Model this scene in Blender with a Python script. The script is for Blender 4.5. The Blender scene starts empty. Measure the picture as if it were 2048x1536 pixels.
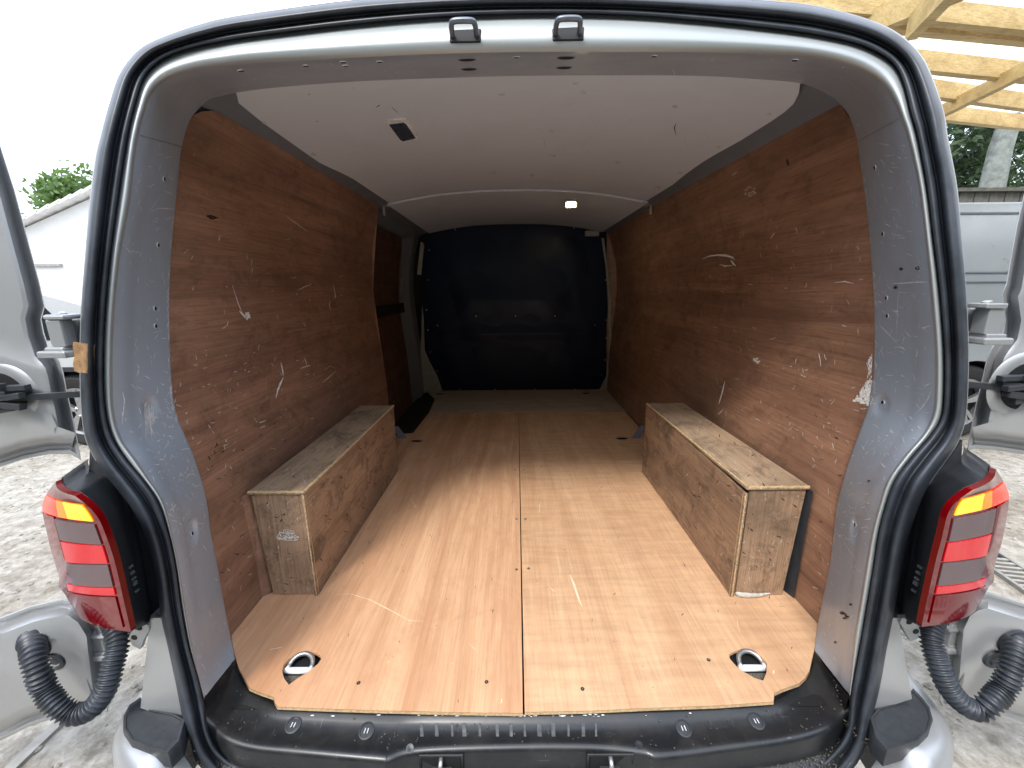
import bpy, math, random
from mathutils import Vector, Matrix
from mathutils.bvhtree import BVHTree
from mathutils.geometry import tessellate_polygon
R = math.radians
random.seed(7)
sc = bpy.context.scene
C = bpy.context.collection

# ------------------------------------------------------------------ camera, world, sun, exposure
FPX, PITCH, ROLL = 803.0, R(13.2), R(0.4)
cd = bpy.data.cameras.new('camera'); cam = bpy.data.objects.new('camera', cd); C.objects.link(cam)
cd.sensor_width = 36; cd.lens = 36*FPX/2048; cd.clip_start = 0.02; cd.clip_end = 800
cam.matrix_world = Matrix.Rotation(math.pi/2-PITCH, 4, 'X') @ Matrix.Rotation(-ROLL, 4, 'Z')
sc.camera = cam
SUN_EL, SUN_AZ = 52, 205          # degrees; azimuth measured clockwise from +Y
w = bpy.data.worlds.new('World'); sc.world = w; w.use_nodes = True
nt = w.node_tree; nt.nodes.clear()
sky = nt.nodes.new('ShaderNodeTexSky'); sky.sky_type = 'NISHITA'; sky.sun_disc = False
sky.sun_elevation = R(SUN_EL); sky.sun_rotation = R(SUN_AZ); sky.air_density = 1.2; sky.dust_density = 4.0; sky.ozone_density = 1.0
mixc = nt.nodes.new('ShaderNodeMix'); mixc.data_type = 'RGBA'; mixc.inputs[0].default_value = 0.72
mixc.inputs[7].default_value = (10.6, 11.7, 13.6, 1)     # even bright cloud over the clear sky
nt.links.new(sky.outputs[0], mixc.inputs[6])
bgn = nt.nodes.new('ShaderNodeBackground'); bgn.inputs[1].default_value = 0.12
wo = nt.nodes.new('ShaderNodeOutputWorld')
nt.links.new(mixc.outputs[2], bgn.inputs[0]); nt.links.new(bgn.outputs[0], wo.inputs[0])
sl = bpy.data.lights.new('sun', 'SUN'); sl.energy = 1.5; sl.angle = R(12); sl.color = (1, .96, .9)
so = bpy.data.objects.new('sun', sl); C.objects.link(so)
sd = Vector((math.sin(R(SUN_AZ))*math.cos(R(SUN_EL)), math.cos(R(SUN_AZ))*math.cos(R(SUN_EL)), math.sin(R(SUN_EL))))
so.rotation_euler = sd.to_track_quat('Z', 'Y').to_euler()
sc.view_settings.view_transform = 'Standard'; sc.view_settings.look = 'None'
sc.view_settings.exposure = 1.22; sc.view_settings.gamma = 1; sc.view_settings.use_curve_mapping = False

# ------------------------------------------------------------------ photo pixel -> ray (used to measure real positions)
cp, sp_ = math.cos(PITCH), math.sin(PITCH); ca, sa = math.cos(ROLL), math.sin(ROLL)
def ray(u, v):
    X = (u-1024)/FPX; Y = (768-v)/FPX
    X, Y = X*ca+Y*sa, -X*sa+Y*ca
    return Vector((X, cp+Y*sp_, -sp_+Y*cp))
def PY(u, v, y): r = ray(u, v); return r*(y/r.y)
def PZ(u, v, z): r = ray(u, v); return r*(z/r.z)
def PX(u, v, x): r = ray(u, v); return r*(x/r.x)
def UV(p):
    d = Vector((p.x, p.y*cp-p.z*sp_, p.y*sp_+p.z*cp)); X, Y = d.x/d.y, d.z/d.y
    X, Y = X*ca-Y*sa, X*sa+Y*ca
    return 1024+X*FPX, 768-Y*FPX
def lerp_tab(tab, x):
    if x <= tab[0][0]: return tab[0][1]
    for (a, b), (c, d) in zip(tab, tab[1:]):
        if x <= c:
            k = (x-a)/(c-a); return b+(d-b)*k
    return tab[-1][1]
def smooth_tab(tab, x, h=.06): return sum(lerp_tab(tab, x+h*k) for k in (-1, -.5, 0, .5, 1))/5
GROUND = -1.40
CX = .036                      # the van's centre line
FLOOR = -.84
REAR = [(-1.1, .585), (-.9, .61), (-.75, .645), (-.4, .665), (0, .70), (.3, .77), (.55, .88), (.8, .99)]
def y_rear(z): return smooth_tab(REAR, z)
def PR(u, v, off=0.0):
    r = ray(u, v); t = .75
    for _ in range(25): t = .5*t+.5*(y_rear(r.z*t)+off)/r.y
    return r*t
HW = [(-.84, .75), (-.5, .755), (-.2, .785), (0, .795), (.2, .78), (.43, .722), (.5, .66)]
def hw(z, y=1.0): return smooth_tab(HW, z, .05)+.012*(y-1)
def roofz(x): return .512-.075*min(1.3, abs((x-CX)/.72))**2.4
def PT(u, v, inset=0.0):       # first hit with the inside of the load space
    r = ray(u, v); t = .5
    while t < 6:
        p = r*t
        if abs(p.x-CX) > hw(p.z, p.y)-inset or p.z > roofz(p.x)-inset or p.z < FLOOR+inset*.2: break
        t += .004
    return r*t
def PW(u, v, side):            # hit with the side wall surface only
    r = ray(u, v); t = .5
    while t < 6:
        p = r*t
        if side*(p.x-CX) > hw(p.z, p.y): break
        t += .003
    return r*t

# ------------------------------------------------------------------ mesh helpers
class MB:
    def __init__(s): s.v = []; s.f = []
    def add(s, vs, fs):
        b = len(s.v); s.v += [Vector(p) for p in vs]; s.f += [tuple(i+b for i in f) for f in fs]; return s
    def grid(s, rows, flip=False, closed=False):
        n = len(rows[0]); m = len(rows); vs = [p for r in rows for p in r]; fs = []
        for i in range(m-1):
            for j in range(n if closed else n-1):
                k = (j+1) % n
                f = (i*n+j, i*n+k, (i+1)*n+k, (i+1)*n+j)
                fs.append(f[::-1] if flip else f)
        return s.add(vs, fs)
    def box(s, c, d, M=None):
        c = Vector(c); d = Vector(d)/2; vs = []
        for sx in (-1, 1):
            for sy in (-1, 1):
                for sz in (-1, 1):
                    q = Vector((sx*d.x, sy*d.y, sz*d.z))
                    if M: q = M @ q
                    vs.append(c+q)
        return s.add(vs, [(0, 1, 3, 2), (4, 6, 7, 5), (0, 4, 5, 1), (2, 3, 7, 6), (0, 2, 6, 4), (1, 5, 7, 3)])
    def bar(s, a, b, w, h, up=(0, 0, 1)):
        a = Vector(a); b = Vector(b); d = (b-a).normalized(); x = d.cross(Vector(up)).normalized(); z = x.cross(d)
        vs = []
        for p in (a, b):
            for sx, sz in ((-1, -1), (1, -1), (1, 1), (-1, 1)): vs.append(p+x*w/2*sx+z*h/2*sz)
        return s.add(vs, [(0, 1, 2, 3), (7, 6, 5, 4), (0, 4, 5, 1), (1, 5, 6, 2), (2, 6, 7, 3), (3, 7, 4, 0)])
    def tube(s, pts, r, n=12, rf=None, caps=True):
        pts = [Vector(p) for p in pts]; rows = []; ref = None
        for i, p in enumerate(pts):
            d = (pts[min(i+1, len(pts)-1)]-pts[max(i-1, 0)]).normalized()
            if ref is None: ref = d.orthogonal().normalized()
            ref = (ref-d*ref.dot(d)).normalized(); b = d.cross(ref)
            rr = rf(i) if rf else r
            rows.append([p+(ref*math.cos(2*math.pi*k/n)+b*math.sin(2*math.pi*k/n))*rr for k in range(n)])
        s.grid(rows, closed=True)
        if caps:
            for i, q in ((0, rows[0]), (-1, rows[-1])):
                s.add(q, [tuple(range(n))])
        return s
    def disc(s, c, nrm, prof, n=24, sx=1.0, ax=None):   # prof: list of (radius, height along normal), lathe
        nrm = Vector(nrm).normalized(); a = Vector(ax) if ax is not None else nrm.orthogonal(); a = (a-nrm*a.dot(nrm)).normalized(); b = nrm.cross(a)
        rows = [[Vector(c)+nrm*h+(a*math.cos(2*math.pi*k/n)*sx+b*math.sin(2*math.pi*k/n))*r for k in range(n)] for r, h in prof]
        s.grid(rows, closed=True); s.add(rows[-1], [tuple(range(n))]); return s
    def plate(s, outer, holes=(), thick=.006, dirv=(0, 0, -1)):   # 3D polygon with holes, extruded along dirv
        loops = [[Vector(p) for p in outer]]+[[Vector(p) for p in h] for h in holes]
        dv = Vector(dirv)*thick
        tris = tessellate_polygon(loops); flat = [p for l in loops for p in l]; n = len(flat)
        s.add(flat, [tuple(t) for t in tris]); s.add([p+dv for p in flat], [tuple(t)[::-1] for t in tris])
        for l in loops:
            m = len(l); s.add(l+[p+dv for p in l], [(i, (i+1) % m, m+(i+1) % m, m+i) for i in range(m)])
        return s
    def build(s, name, mat, parent=None, smooth=False, bevel=0, fix=True, **kw):
        me = bpy.data.meshes.new(name); me.from_pydata([tuple(v) for v in s.v], [], s.f); me.update()
        if fix:
            import bmesh
            bm = bmesh.new(); bm.from_mesh(me); bmesh.ops.remove_doubles(bm, verts=bm.verts, dist=1e-5)
            bmesh.ops.recalc_face_normals(bm, faces=bm.faces); bm.to_mesh(me); bm.free()
        o = bpy.data.objects.new(name, me); C.objects.link(o)
        if mat: me.materials.append(mat)
        if smooth:
            me.polygons.foreach_set('use_smooth', [True]*len(me.polygons))
            if smooth != 'all': me.set_sharp_from_angle(angle=R(38))
        if bevel:
            m = o.modifiers.new('bevel', 'BEVEL'); m.width = bevel; m.segments = 2; m.limit_method = 'ANGLE'
        if parent is not None:
            o.parent = parent; o.matrix_parent_inverse = world_of(parent).inverted()
        for k, val in kw.items(): o[k] = val
        return o
    def bvh(s): return BVHTree.FromPolygons([tuple(v) for v in s.v], s.f)
def world_of(o):
    m = Matrix.LocRotScale(o.location, o.rotation_euler, o.scale)
    if o.parent: m = world_of(o.parent) @ o.matrix_parent_inverse @ m
    return m
def thing(name, loc, label, category, group=None):
    o = bpy.data.objects.new(name, None); C.objects.link(o); o.location = loc; o.empty_display_size = .2
    o['label'] = label; o['category'] = category
    if group: o['group'] = group
    return o
def crom(pts, n):              # Catmull-Rom through points, n samples per segment
    out = []; N = len(pts)
    for i in range(N-1):
        p0, p1, p2, p3 = pts[max(i-1, 0)], pts[i], pts[i+1], pts[min(i+2, N-1)]
        for k in range(n):
            t = k/n
            out.append(tuple(.5*((2*b)+(-a+c)*t+(2*a-5*b+4*c-d)*t*t+(-a+3*b-3*c+d)*t**3) for a, b, c, d in zip(p0, p1, p2, p3)))
    out.append(tuple(pts[-1])); return out
def lerp(a, b, t): return a+(b-a)*t

# ------------------------------------------------------------------ materials
def newmat(name):
    m = bpy.data.materials.new(name); m.use_nodes = True; t = m.node_tree; b = t.nodes['Principled BSDF']; return m, t, b
def N(t, typ, **kw):
    n = t.nodes.new(typ)
    for k, v in kw.items(): setattr(n, k, v)
    return n
def coords(t, scale=(1, 1, 1), rot=(0, 0, 0), loc=(0, 0, 0)):
    tc = N(t, 'ShaderNodeTexCoord'); mp = N(t, 'ShaderNodeMapping')
    mp.inputs['Scale'].default_value = scale; mp.inputs['Rotation'].default_value = rot; mp.inputs['Location'].default_value = loc
    t.links.new(tc.outputs['Object'], mp.inputs[0]); return mp.outputs[0]
def noise(t, vec, scale=1, detail=6, rough=.6, dist=0):
    n = N(t, 'ShaderNodeTexNoise'); n.inputs['Scale'].default_value = scale; n.inputs['Detail'].default_value = detail
    n.inputs['Roughness'].default_value = rough; n.inputs['Distortion'].default_value = dist
    t.links.new(vec, n.inputs['Vector']); return n.outputs['Fac']
def ramp(t, fac, stops):
    r = N(t, 'ShaderNodeValToRGB'); e = r.color_ramp.elements
    while len(e) < len(stops): e.new(.5)
    for x, (p, c) in zip(e, stops):
        x.position = p; x.color = (c, c, c, 1) if isinstance(c, (int, float)) else (*c, 1)
    t.links.new(fac, r.inputs[0]); return r.outputs[0]
def mix(t, fac, a, b, mode='MIX'):
    m = N(t, 'ShaderNodeMix', data_type='RGBA', blend_type=mode)
    for i, x in ((0, fac), (6, a), (7, b)):
        if hasattr(x, 'is_linked') or hasattr(x, 'links'): t.links.new(x, m.inputs[i])
        elif isinstance(x, (int, float)): m.inputs[i].default_value = x if i == 0 else (x, x, x, 1)
        else: m.inputs[i].default_value = (*x, 1)
    return m.outputs[2]
def bump(t, b, h, strength=.3, dist=.002):
    n = N(t, 'ShaderNodeBump'); n.inputs['Strength'].default_value = strength; n.inputs['Distance'].default_value = dist
    t.links.new(h, n.inputs['Height']); t.links.new(n.outputs[0], b.inputs['Normal'])

def wood(name, dark, light, grain='Y', rough=.5, stain=(.02, .015, .01), stain_amt=.5, seed=0, freq=16, specks=True, cross=0, coat=0, contrast=1, fine_amt=.55):
    m, t, b = newmat(name)
    s = {'Y': (freq, .9, freq), 'X': (.9, freq, freq), 'Z': (freq, freq, .9)}[grain]
    f = {'Y': (180, 5, 180), 'X': (5, 180, 180), 'Z': (180, 180, 5)}[grain]
    g = noise(t, coords(t, s, loc=(seed, seed*2.3, seed*.7)), 1, 7, .62, .9)
    c = ramp(t, g, [(.5-.18/contrast, dark), (.5, tuple((x+y)/2 for x, y in zip(dark, light))), (.5+.18/contrast, light)])
    fine = noise(t, coords(t, f, loc=(seed, 0, 0)), 1, 4, .7, .2)
    c = mix(t, fine_amt, c, ramp(t, fine, [(.34, .38), (.56, 1)]), 'MULTIPLY')
    pore = noise(t, coords(t, tuple(x*2.2 for x in f), loc=(seed*2, 5, 1)), 1, 3, .6, .1)
    c = mix(t, ramp(t, pore, [(.60, 0), (.68, fine_amt)]), c, stain)
    big = noise(t, coords(t, (2.2, 1.6, 3), loc=(seed*3, 1, 2)), 1, 5, .65, .4)
    c = mix(t, ramp(t, big, [(.46, 0), (.74, stain_amt)]), c, stain)
    blot = noise(t, coords(t, (9, 7, 11), loc=(seed*5, 4, 2)), 1, 8, .75, .6)
    c = mix(t, ramp(t, blot, [(.50, 0), (.64, stain_amt*.9)]), c, stain)
    mot = noise(t, coords(t, (38, 22, 34), loc=(seed*7, 1, 5)), 1, 6, .7, .5)
    c = mix(t, ramp(t, mot, [(.56, 0), (.70, stain_amt*.7)]), c, stain)
    if cross:
        cf = {'Y': (6, 42, 6), 'X': (42, 6, 6), 'Z': (6, 6, 42)}[grain]
        cn = noise(t, coords(t, cf, loc=(seed, 3, 0)), 1, 5, .6, .1)
        c = mix(t, cross, c, ramp(t, cn, [(.35, .6), (.6, 1)]), 'MULTIPLY')
    if specks:
        vo = N(t, 'ShaderNodeTexVoronoi'); vo.inputs['Scale'].default_value = 26
        t.links.new(coords(t, (1, .55, .8), rot=(.3, .2, .1), loc=(seed, 0, 0)), vo.inputs['Vector'])
        nn = noise(t, coords(t, (5, 5, 5), loc=(seed, 9, 0)), 1, 3)
        sp = ramp(t, vo.outputs['Distance'], [(.035, 1), (.07, 0)])
        sp = mix(t, 1.0, sp, ramp(t, nn, [(.5, 0), (.6, .6)]), 'MULTIPLY')
        c = mix(t, sp, c, (.55, .42, .32))
    t.links.new(c, b.inputs['Base Color'])
    rr = ramp(t, blot, [(.3, rough-.08), (.7, rough+.14)]); t.links.new(rr, b.inputs['Roughness'])
    b.inputs['Coat Weight'].default_value = coat; b.inputs['Coat Roughness'].default_value = .35
    bump(t, b, mix(t, .5, fine, g), .25, .0012)
    return m
def paint(name, col, rough=.35, metallic=.4, wear=.5, wearcol=(.5, .52, .53), dirt=(.12, .11, .1), coat=.3, scale=1, dirt_amt=.3):
    m, t, b = newmat(name)
    n1 = noise(t, coords(t, (5*scale,)*3), 1, 8, .7, .3)
    c = mix(t, ramp(t, n1, [(.45, 0), (.8, dirt_amt)]), col, dirt)
    sc1 = noise(t, coords(t, (260, 24, 40), rot=(.5, .3, .8)), 1, 2, .5)
    sc2 = noise(t, coords(t, (30, 200, 330), rot=(-.4, .6, .2)), 1, 2, .5)
    msk = noise(t, coords(t, (3.2*scale,)*3, loc=(5, 1, 2)), 1, 5, .7)
    s = mix(t, 1.0, ramp(t, sc1, [(.70, 0), (.74, 1)]), ramp(t, sc2, [(.70, 0), (.74, 1)]), 'ADD')
    s = mix(t, 1.0, s, ramp(t, msk, [(.42, 0), (.62, wear)]), 'MULTIPLY')
    c = mix(t, s, c, wearcol)
    t.links.new(c, b.inputs['Base Color']); b.inputs['Metallic'].default_value = metallic
    fl = noise(t, coords(t, (900,)*3), 1, 1)
    t.links.new(ramp(t, n1, [(.3, rough-.05), (.75, rough+.15)]), b.inputs['Roughness'])
    b.inputs['Coat Weight'].default_value = coat; b.inputs['Coat Roughness'].default_value = .15
    bump(t, b, mix(t, .06, n1, fl), .07, .003)
    return m
def plain(name, col, rough=.5, metallic=0, emit=0, ecol=None, var=.25, vs=30, bmp=.15, coat=0):
    m, t, b = newmat(name)
    n = noise(t, coords(t, (vs,)*3), 1, 6, .65)
    c = mix(t, ramp(t, n, [(.3, 0), (.75, 1)]), tuple(x*(1-var) for x in col), tuple(min(1, x*(1+var)) for x in col))
    t.links.new(c, b.inputs['Base Color']); b.inputs['Roughness'].default_value = rough; b.inputs['Metallic'].default_value = metallic
    b.inputs['Coat Weight'].default_value = coat
    if emit: b.inputs['Emission Color'].default_value = (*(ecol or col), 1); b.inputs['Emission Strength'].default_value = emit
    bump(t, b, n, bmp, .002); return m

SILVER = paint('silver_paint', (.40, .41, .42), .34, .55, .35, dirt_amt=.10)
SLATE = paint('silver_jamb_paint', (.38, .44, .52), .33, .25, .9, (.66, .72, .75), (.2, .21, .23), .25, dirt_amt=.3)
RIM = paint('silver_flange_paint', (.36, .39, .395), .36, .3, .3, coat=.2, dirt_amt=.08)
RAIL = paint('satin_grey_primer', (.17, .19, .225), .5, .2, .5, (.4, .42, .45), coat=0)
ROOF = paint('grey_hardboard_lining', (.61, .66, .74), .5, 0, .12, (.75, .75, .75), (.40, .43, .48), 0, .6, .3)
LAMP_TRIM = plain('pale_grey_plastic', (.75, .76, .78), .4)
RUBBER = plain('black_rubber', (.030, .036, .046), .42, var=.5, vs=18, bmp=.2)
BLACKP = paint('black_sill_plastic', (.010, .011, .013), .3, 0, .6, (.12, .13, .14), (.06, .055, .045), .1, 2.2, .35)
CHAR = plain('charcoal_plastic', (.028, .031, .036), .42, var=.3, vs=60)
BULK = paint('black_bulkhead_sheet', (.003, .010, .034), .33, 0, .3, (.03, .035, .05), (.003, .005, .010), 0)
BULK.node_tree.nodes['Principled BSDF'].inputs['Specular IOR Level'].default_value = .28
WALLW = wood('brown_varnished_ply', (.20, .10, .068), (.40, .225, .145), 'Y', .42, (.05, .03, .018), .4, 1, 15, coat=.08, contrast=.7, fine_amt=.42)
WALLR = wood('brown_varnished_ply_offside', (.22, .11, .07), (.43, .24, .15), 'Y', .42, (.06, .034, .018), .4, 4, 15, coat=.08, contrast=.7, fine_amt=.42)
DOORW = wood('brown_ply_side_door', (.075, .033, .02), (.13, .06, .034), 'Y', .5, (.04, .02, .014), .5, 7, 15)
BOXW = wood('worn_box_ply', (.26, .155, .095), (.44, .285, .18), 'Y', .55, (.075, .05, .035), .8, 3, 9, contrast=.8)
BOXT = wood('worn_box_ply_top', (.31, .21, .135), (.48, .35, .235), 'Y', .55, (.10, .075, .05), .8, 5, 9, contrast=.8)
BOXF = wood('worn_box_ply_front', (.30, .195, .12), (.46, .31, .20), 'Z', .55, (.09, .06, .04), .8, 6, 9, contrast=.8)
EDGE = plain('raw_ply_edge', (.55, .40, .22), .8, var=.4, vs=160, bmp=.4)
FLA = wood('new_ply_floor_long_grain', (.45, .235, .125), (.68, .42, .25), 'Y', .5, (.42, .21, .105), .4, 2, 11, specks=False, contrast=1.0, fine_amt=.32)
FLB = wood('new_ply_floor_banded', (.49, .275, .15), (.69, .445, .27), 'Y', .5, (.45, .25, .12), .25, 8, 7, specks=False, cross=.4, contrast=.7, fine_amt=.28)
FLC = wood('dull_ply_floor', (.36, .29, .23), (.46, .38, .31), 'X', .6, (.25, .2, .15), .4, 9, 8, specks=False)
STEEL = plain('zinc_steel', (.45, .45, .44), .35, .8, vs=60)
LOOPM = plain('dull_blue_steel', (.14, .16, .19), .35, .6)
DARK = plain('dark_hole', (.004, .004, .005), .7)
SCUFF = plain('pale_scuff', (.50, .44, .37), .7, var=.5, vs=200)
SCUFFW = plain('white_chipped_scuff', (.80, .76, .70), .75, var=.4, vs=200)
SCR = plain('bare_metal_scratch', (.80, .86, .88), .4, .2, var=.4, vs=200)
BROWNMK = plain('brown_mark', (.05, .025, .015), .7, var=.4, vs=150)
PRIMER = plain('white_pillar_paint', (.36, .36, .33), .5, var=.2)
TAPE = plain('brown_parcel_tape', (.30, .18, .09), .3, var=.35, vs=90, coat=.5)
FOAM = plain('dirty_white_foam', (.5, .48, .43), .9, var=.4, vs=90)
DIRT = plain('grit', (.10, .085, .065), .95, var=.8, vs=300, bmp=.8)

# ------------------------------------------------------------------ ground and surroundings
def ground_mat():
    m, t, b = newmat('gravelly_concrete')
    v = N(t, 'ShaderNodeTexVoronoi'); v.inputs['Scale'].default_value = 48; t.links.new(coords(t), v.inputs['Vector'])
    v2 = N(t, 'ShaderNodeTexVoronoi'); v2.inputs['Scale'].default_value = 17; t.links.new(coords(t, rot=(0, 0, .6)), v2.inputs['Vector'])
    n = noise(t, coords(t, (.8, .8, .8)), 1, 8, .65, .3); n2 = noise(t, coords(t, (14, 14, 14)), 1, 8, .75)
    c = ramp(t, n, [(.35, (.29, .26, .215)), (.5, (.41, .385, .34)), (.68, (.50, .475, .43))])
    sep = N(t, 'ShaderNodeSeparateColor'); t.links.new(v.outputs['Color'], sep.inputs[0])
    c = mix(t, .38, c, ramp(t, sep.outputs[0], [(0, .35), (.5, .8), (1, 1)]), 'MULTIPLY')
    c = mix(t, .8, c, ramp(t, n2, [(.36, (.4, .36, .3)), (.6, (1, 1, 1))]), 'MULTIPLY')
    t.links.new(c, b.inputs['Base Color']); b.inputs['Roughness'].default_value = .9
    h = mix(t, .5, mix(t, .35, v.outputs['Distance'], v2.outputs['Distance']), n2)
    bump(t, b, h, .6, .025); return m
GM = ground_mat()
g = MB(); rows = [[Vector((x, y, GROUND)) for x in (-300, -40, -8, 0, 8, 40, 300)] for y in (-300, -40, -8, 0, 8, 40, 300)]
g.grid(rows).build('ground', GM, kind='structure')
# kerb line lower left
kb = MB(); kb.bar(PZ(124, 1442, GROUND+.004), PZ(20, 1541, GROUND+.004), .035, .016)
kb.build('kerb', plain('kerb_concrete', (.33, .31, .28), .9, vs=20, bmp=.5), kind='structure')
# loose stones
def stones():
    s = MB()
    for _ in range(5200):
        sd_ = random.choice((-1, 1))
        x = sd_*random.uniform(.8, 5.2); y = random.uniform(.2, 5.5); r = random.uniform(.004, .014)
        ang = random.uniform(0, 6.28); c = Vector((x, y, GROUND+r*.25)); vs = []
        for k in range(5):
            a = ang+k*6.283/5; q = r*random.uniform(.7, 1.2); vs.append(c+Vector((math.cos(a)*q, math.sin(a)*q, 0)))
        vs.append(c+Vector((0, 0, r*.7))); s.add(vs, [(k, (k+1) % 5, 5) for k in range(5)])
    return s
def stone_mat():
    m, t, b = newmat('loose_stone'); n = noise(t, coords(t, (40, 40, 40)), 1, 3)
    t.links.new(ramp(t, n, [(.3, (.12, .1, .08)), (.5, (.32, .29, .25)), (.7, (.5, .48, .44))]), b.inputs['Base Color']); b.inputs['Roughness'].default_value = .9; return m
stones().build('gravel', stone_mat(), kind='stuff', fix=False)

# drain channel on the right
dr = thing('drain_grate', PZ(2010, 1150, GROUND), 'rusty slotted steel drain grate let into the gravel beside the right tail lamp', 'drain')
a = PZ(1985, 1118, GROUND+.01); b_ = PZ(2130, 1215, GROUND+.01); d = (b_-a).normalized(); nrm = Vector((d.y, -d.x, 0))
fr = MB()
for s in (-1, 1): fr.bar(a+nrm*.075*s-d*.1, b_+nrm*.075*s+d*1.2, .018, .02)
fr.build('frame', plain('galvanised_grate', (.28, .27, .25), .6, .5), dr)
MB().bar(a-d*.1+Vector((0, 0, -.006)), b_+d*1.2+Vector((0, 0, -.006)), .15, .004).build('channel', DARK, dr)
slm = None
L = (b_-a).length+1.2
for k in range(int(L/.035)):
    p = a+d*(.035*k)
    if slm is None:
        o = MB().bar(-nrm*.07, nrm*.07, .016, .012).build('slat', plain('slat_steel', (.33, .31, .28), .6, .4), dr); slm = o
    else: o = slm.copy(); C.objects.link(o)
    o.location = p

# trees made of leaf clumps
def leafmat(name, c1, c2):
    m, t, b = newmat(name); n = noise(t, coords(t, (5, 5, 5)), 1, 3)
    t.links.new(ramp(t, n, [(.35, c1), (.65, c2)]), b.inputs['Base Color']); b.inputs['Roughness'].default_value = .5
    b.inputs['Transmission Weight'].default_value = 0
    tr = N(t, 'ShaderNodeBsdfTranslucent'); tr.inputs[0].default_value = (*[x*1.6 for x in c2], 1)
    ms = N(t, 'ShaderNodeMixShader'); ms.inputs[0].default_value = .35
    out = [x for x in t.nodes if x.type == 'OUTPUT_MATERIAL'][0]
    t.links.new(b.outputs[0], ms.inputs[1]); t.links.new(tr.outputs[0], ms.inputs[2]); t.links.new(ms.outputs[0], out.inputs[0]); return m
LEAF_A = leafmat('bright_leaf', (.035, .075, .015), (.10, .17, .04)); LEAF_B = leafmat('dark_leaf', (.03, .06, .025), (.08, .13, .05))
BARK = plain('pale_grey_bark', (.17, .185, .165), .85, var=.5, vs=7, bmp=.6)
def tree(loc, h, tr, crown, leaves, size, lm, label, lean=(0, 0), group=None, back=0):
    t = thing('tree', loc, label, 'tree', group); loc = Vector(loc); rnd = random.Random(int(h*100+loc.x*7))
    top = loc+Vector((lean[0], lean[1], h*.85))
    pts = [loc.lerp(top, k/8)+Vector((rnd.uniform(-.05, .05), rnd.uniform(-.05, .05), 0)) for k in range(9)]
    tb = MB().tube(pts, tr, 14, rf=lambda i: tr*(1-.07*i))
    for k in range(9):
        s0 = pts[6+k % 3]; a = rnd.uniform(0, 6.28); e = s0+Vector((math.cos(a)*crown[0]*.7, math.sin(a)*crown[1]*.7, crown[2]*rnd.uniform(.1, .6)))
        tb.tube([s0, s0.lerp(e, .5)+Vector((0, 0, .15)), e], tr*.3, 6, rf=lambda i: tr*(.36-.13*i))
    tb.build('trunk', BARK, t, smooth='all')
    cm = MB(); cc = loc+Vector((lean[0], lean[1]+back, h-crown[2]*.9))
    cl = []
    for _ in range(46):
        while True:
            q = Vector([rnd.uniform(-1, 1) for _ in range(3)])
            if q.length < 1: break
        cl.append((cc+Vector((q.x*crown[0], q.y*crown[1], q.z*crown[2])), rnd.uniform(.25, .6)*crown[0]*.6))
    for _ in range(leaves):
        c, r = rnd.choice(cl); p = c+Vector([rnd.gauss(0, .5) for _ in range(3)])*r
        u_ = Vector([rnd.uniform(-1, 1) for _ in range(3)]).normalized(); v_ = u_.orthogonal().normalized(); s = size*rnd.uniform(.6, 1.3)
        cm.add([p-u_*s, p+v_*s*.45, p+u_*s, p-v_*s*.45], [(0, 1, 2, 3)])
    cm.build('crown', lm, t, fix=False, kind='stuff')
tree((PY(190, 400, 14).x, 14, GROUND), PY(180, 368, 14).z-GROUND, .16, (1.5, 1.5, 1.3), 9000, .10, LEAF_A, 'bright green leafy tree rising over the white roof at far left', group='trees beyond the white roof')
tree((PY(22, 430, 15).x, 15, GROUND), PY(22, 425, 15).z-GROUND, .14, (.9, .9, .8), 3000, .08, LEAF_A, 'smaller yellow green tree peeping past the open left door', group='trees beyond the white roof')
tree((9.35, 8.75, GROUND), 7.6, .27, (3.1, 1.6, 2.7), 6500, .11, LEAF_B, 'leaning tree with thick pale grey trunk behind the timber carport', (.5, 0), back=1.9, group='trees behind the fence')
tree((11.3, 11.2, GROUND), 6.6, .15, (2.2, 1.6, 2.0), 3500, .10, LEAF_B, 'dense dark green tree left of the pale trunk beyond the fence', group='trees behind the fence')
tree((14.6, 12.0, GROUND), 6.6, .18, (2.2, 1.8, 2.0), 16000, .10, LEAF_B, 'dark leafy tree right of the pale trunk beyond the fence', group='trees behind the fence')

# fence behind
fe = thing('garden_fence', (11, 8.2, GROUND), 'dark close boarded garden fence behind the parked silver van', 'fence')
FM = plain('weathered_dark_board', (.08, .075, .06), .9, var=.4, vs=8)
bd = None
for k in range(70):
    if bd is None: bd = MB().box((0, 0, 1.57), (.135, .02, 3.14)).build('board', FM, fe); o = bd
    else: o = bd.copy(); C.objects.link(o)
    o.location = (4.5+k*.145, 8.2+(.012 if k % 2 else 0), GROUND)
MB().box((9.6, 8.17, GROUND+3.17), (10.4, .09, .06)).build('coping', FM, fe)

tl_ = MB(); rows = []; rt = random.Random(2)  # unseen hedge-like screen behind the camera, added to darken the load space inwards
for i in range(14):
    z = GROUND+6.0*i/13; rows.append([])
    for j in range(90):
        a = math.pi*(1.02+.96*j/89); r = 9.5+rt.uniform(-.5, .5)-(1.2 if i == 13 else 0)*rt.random()
        rows[-1].append(Vector((math.cos(a)*r*1.5, 1+math.sin(a)*r, z+rt.uniform(-.35, .35)*(1 if i else 0))))
tl_.grid(rows).build('added_light_blocker', plain('blocker_green', (.035, .06, .022), .9, var=.8, vs=6, bmp=1), kind='structure')
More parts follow.
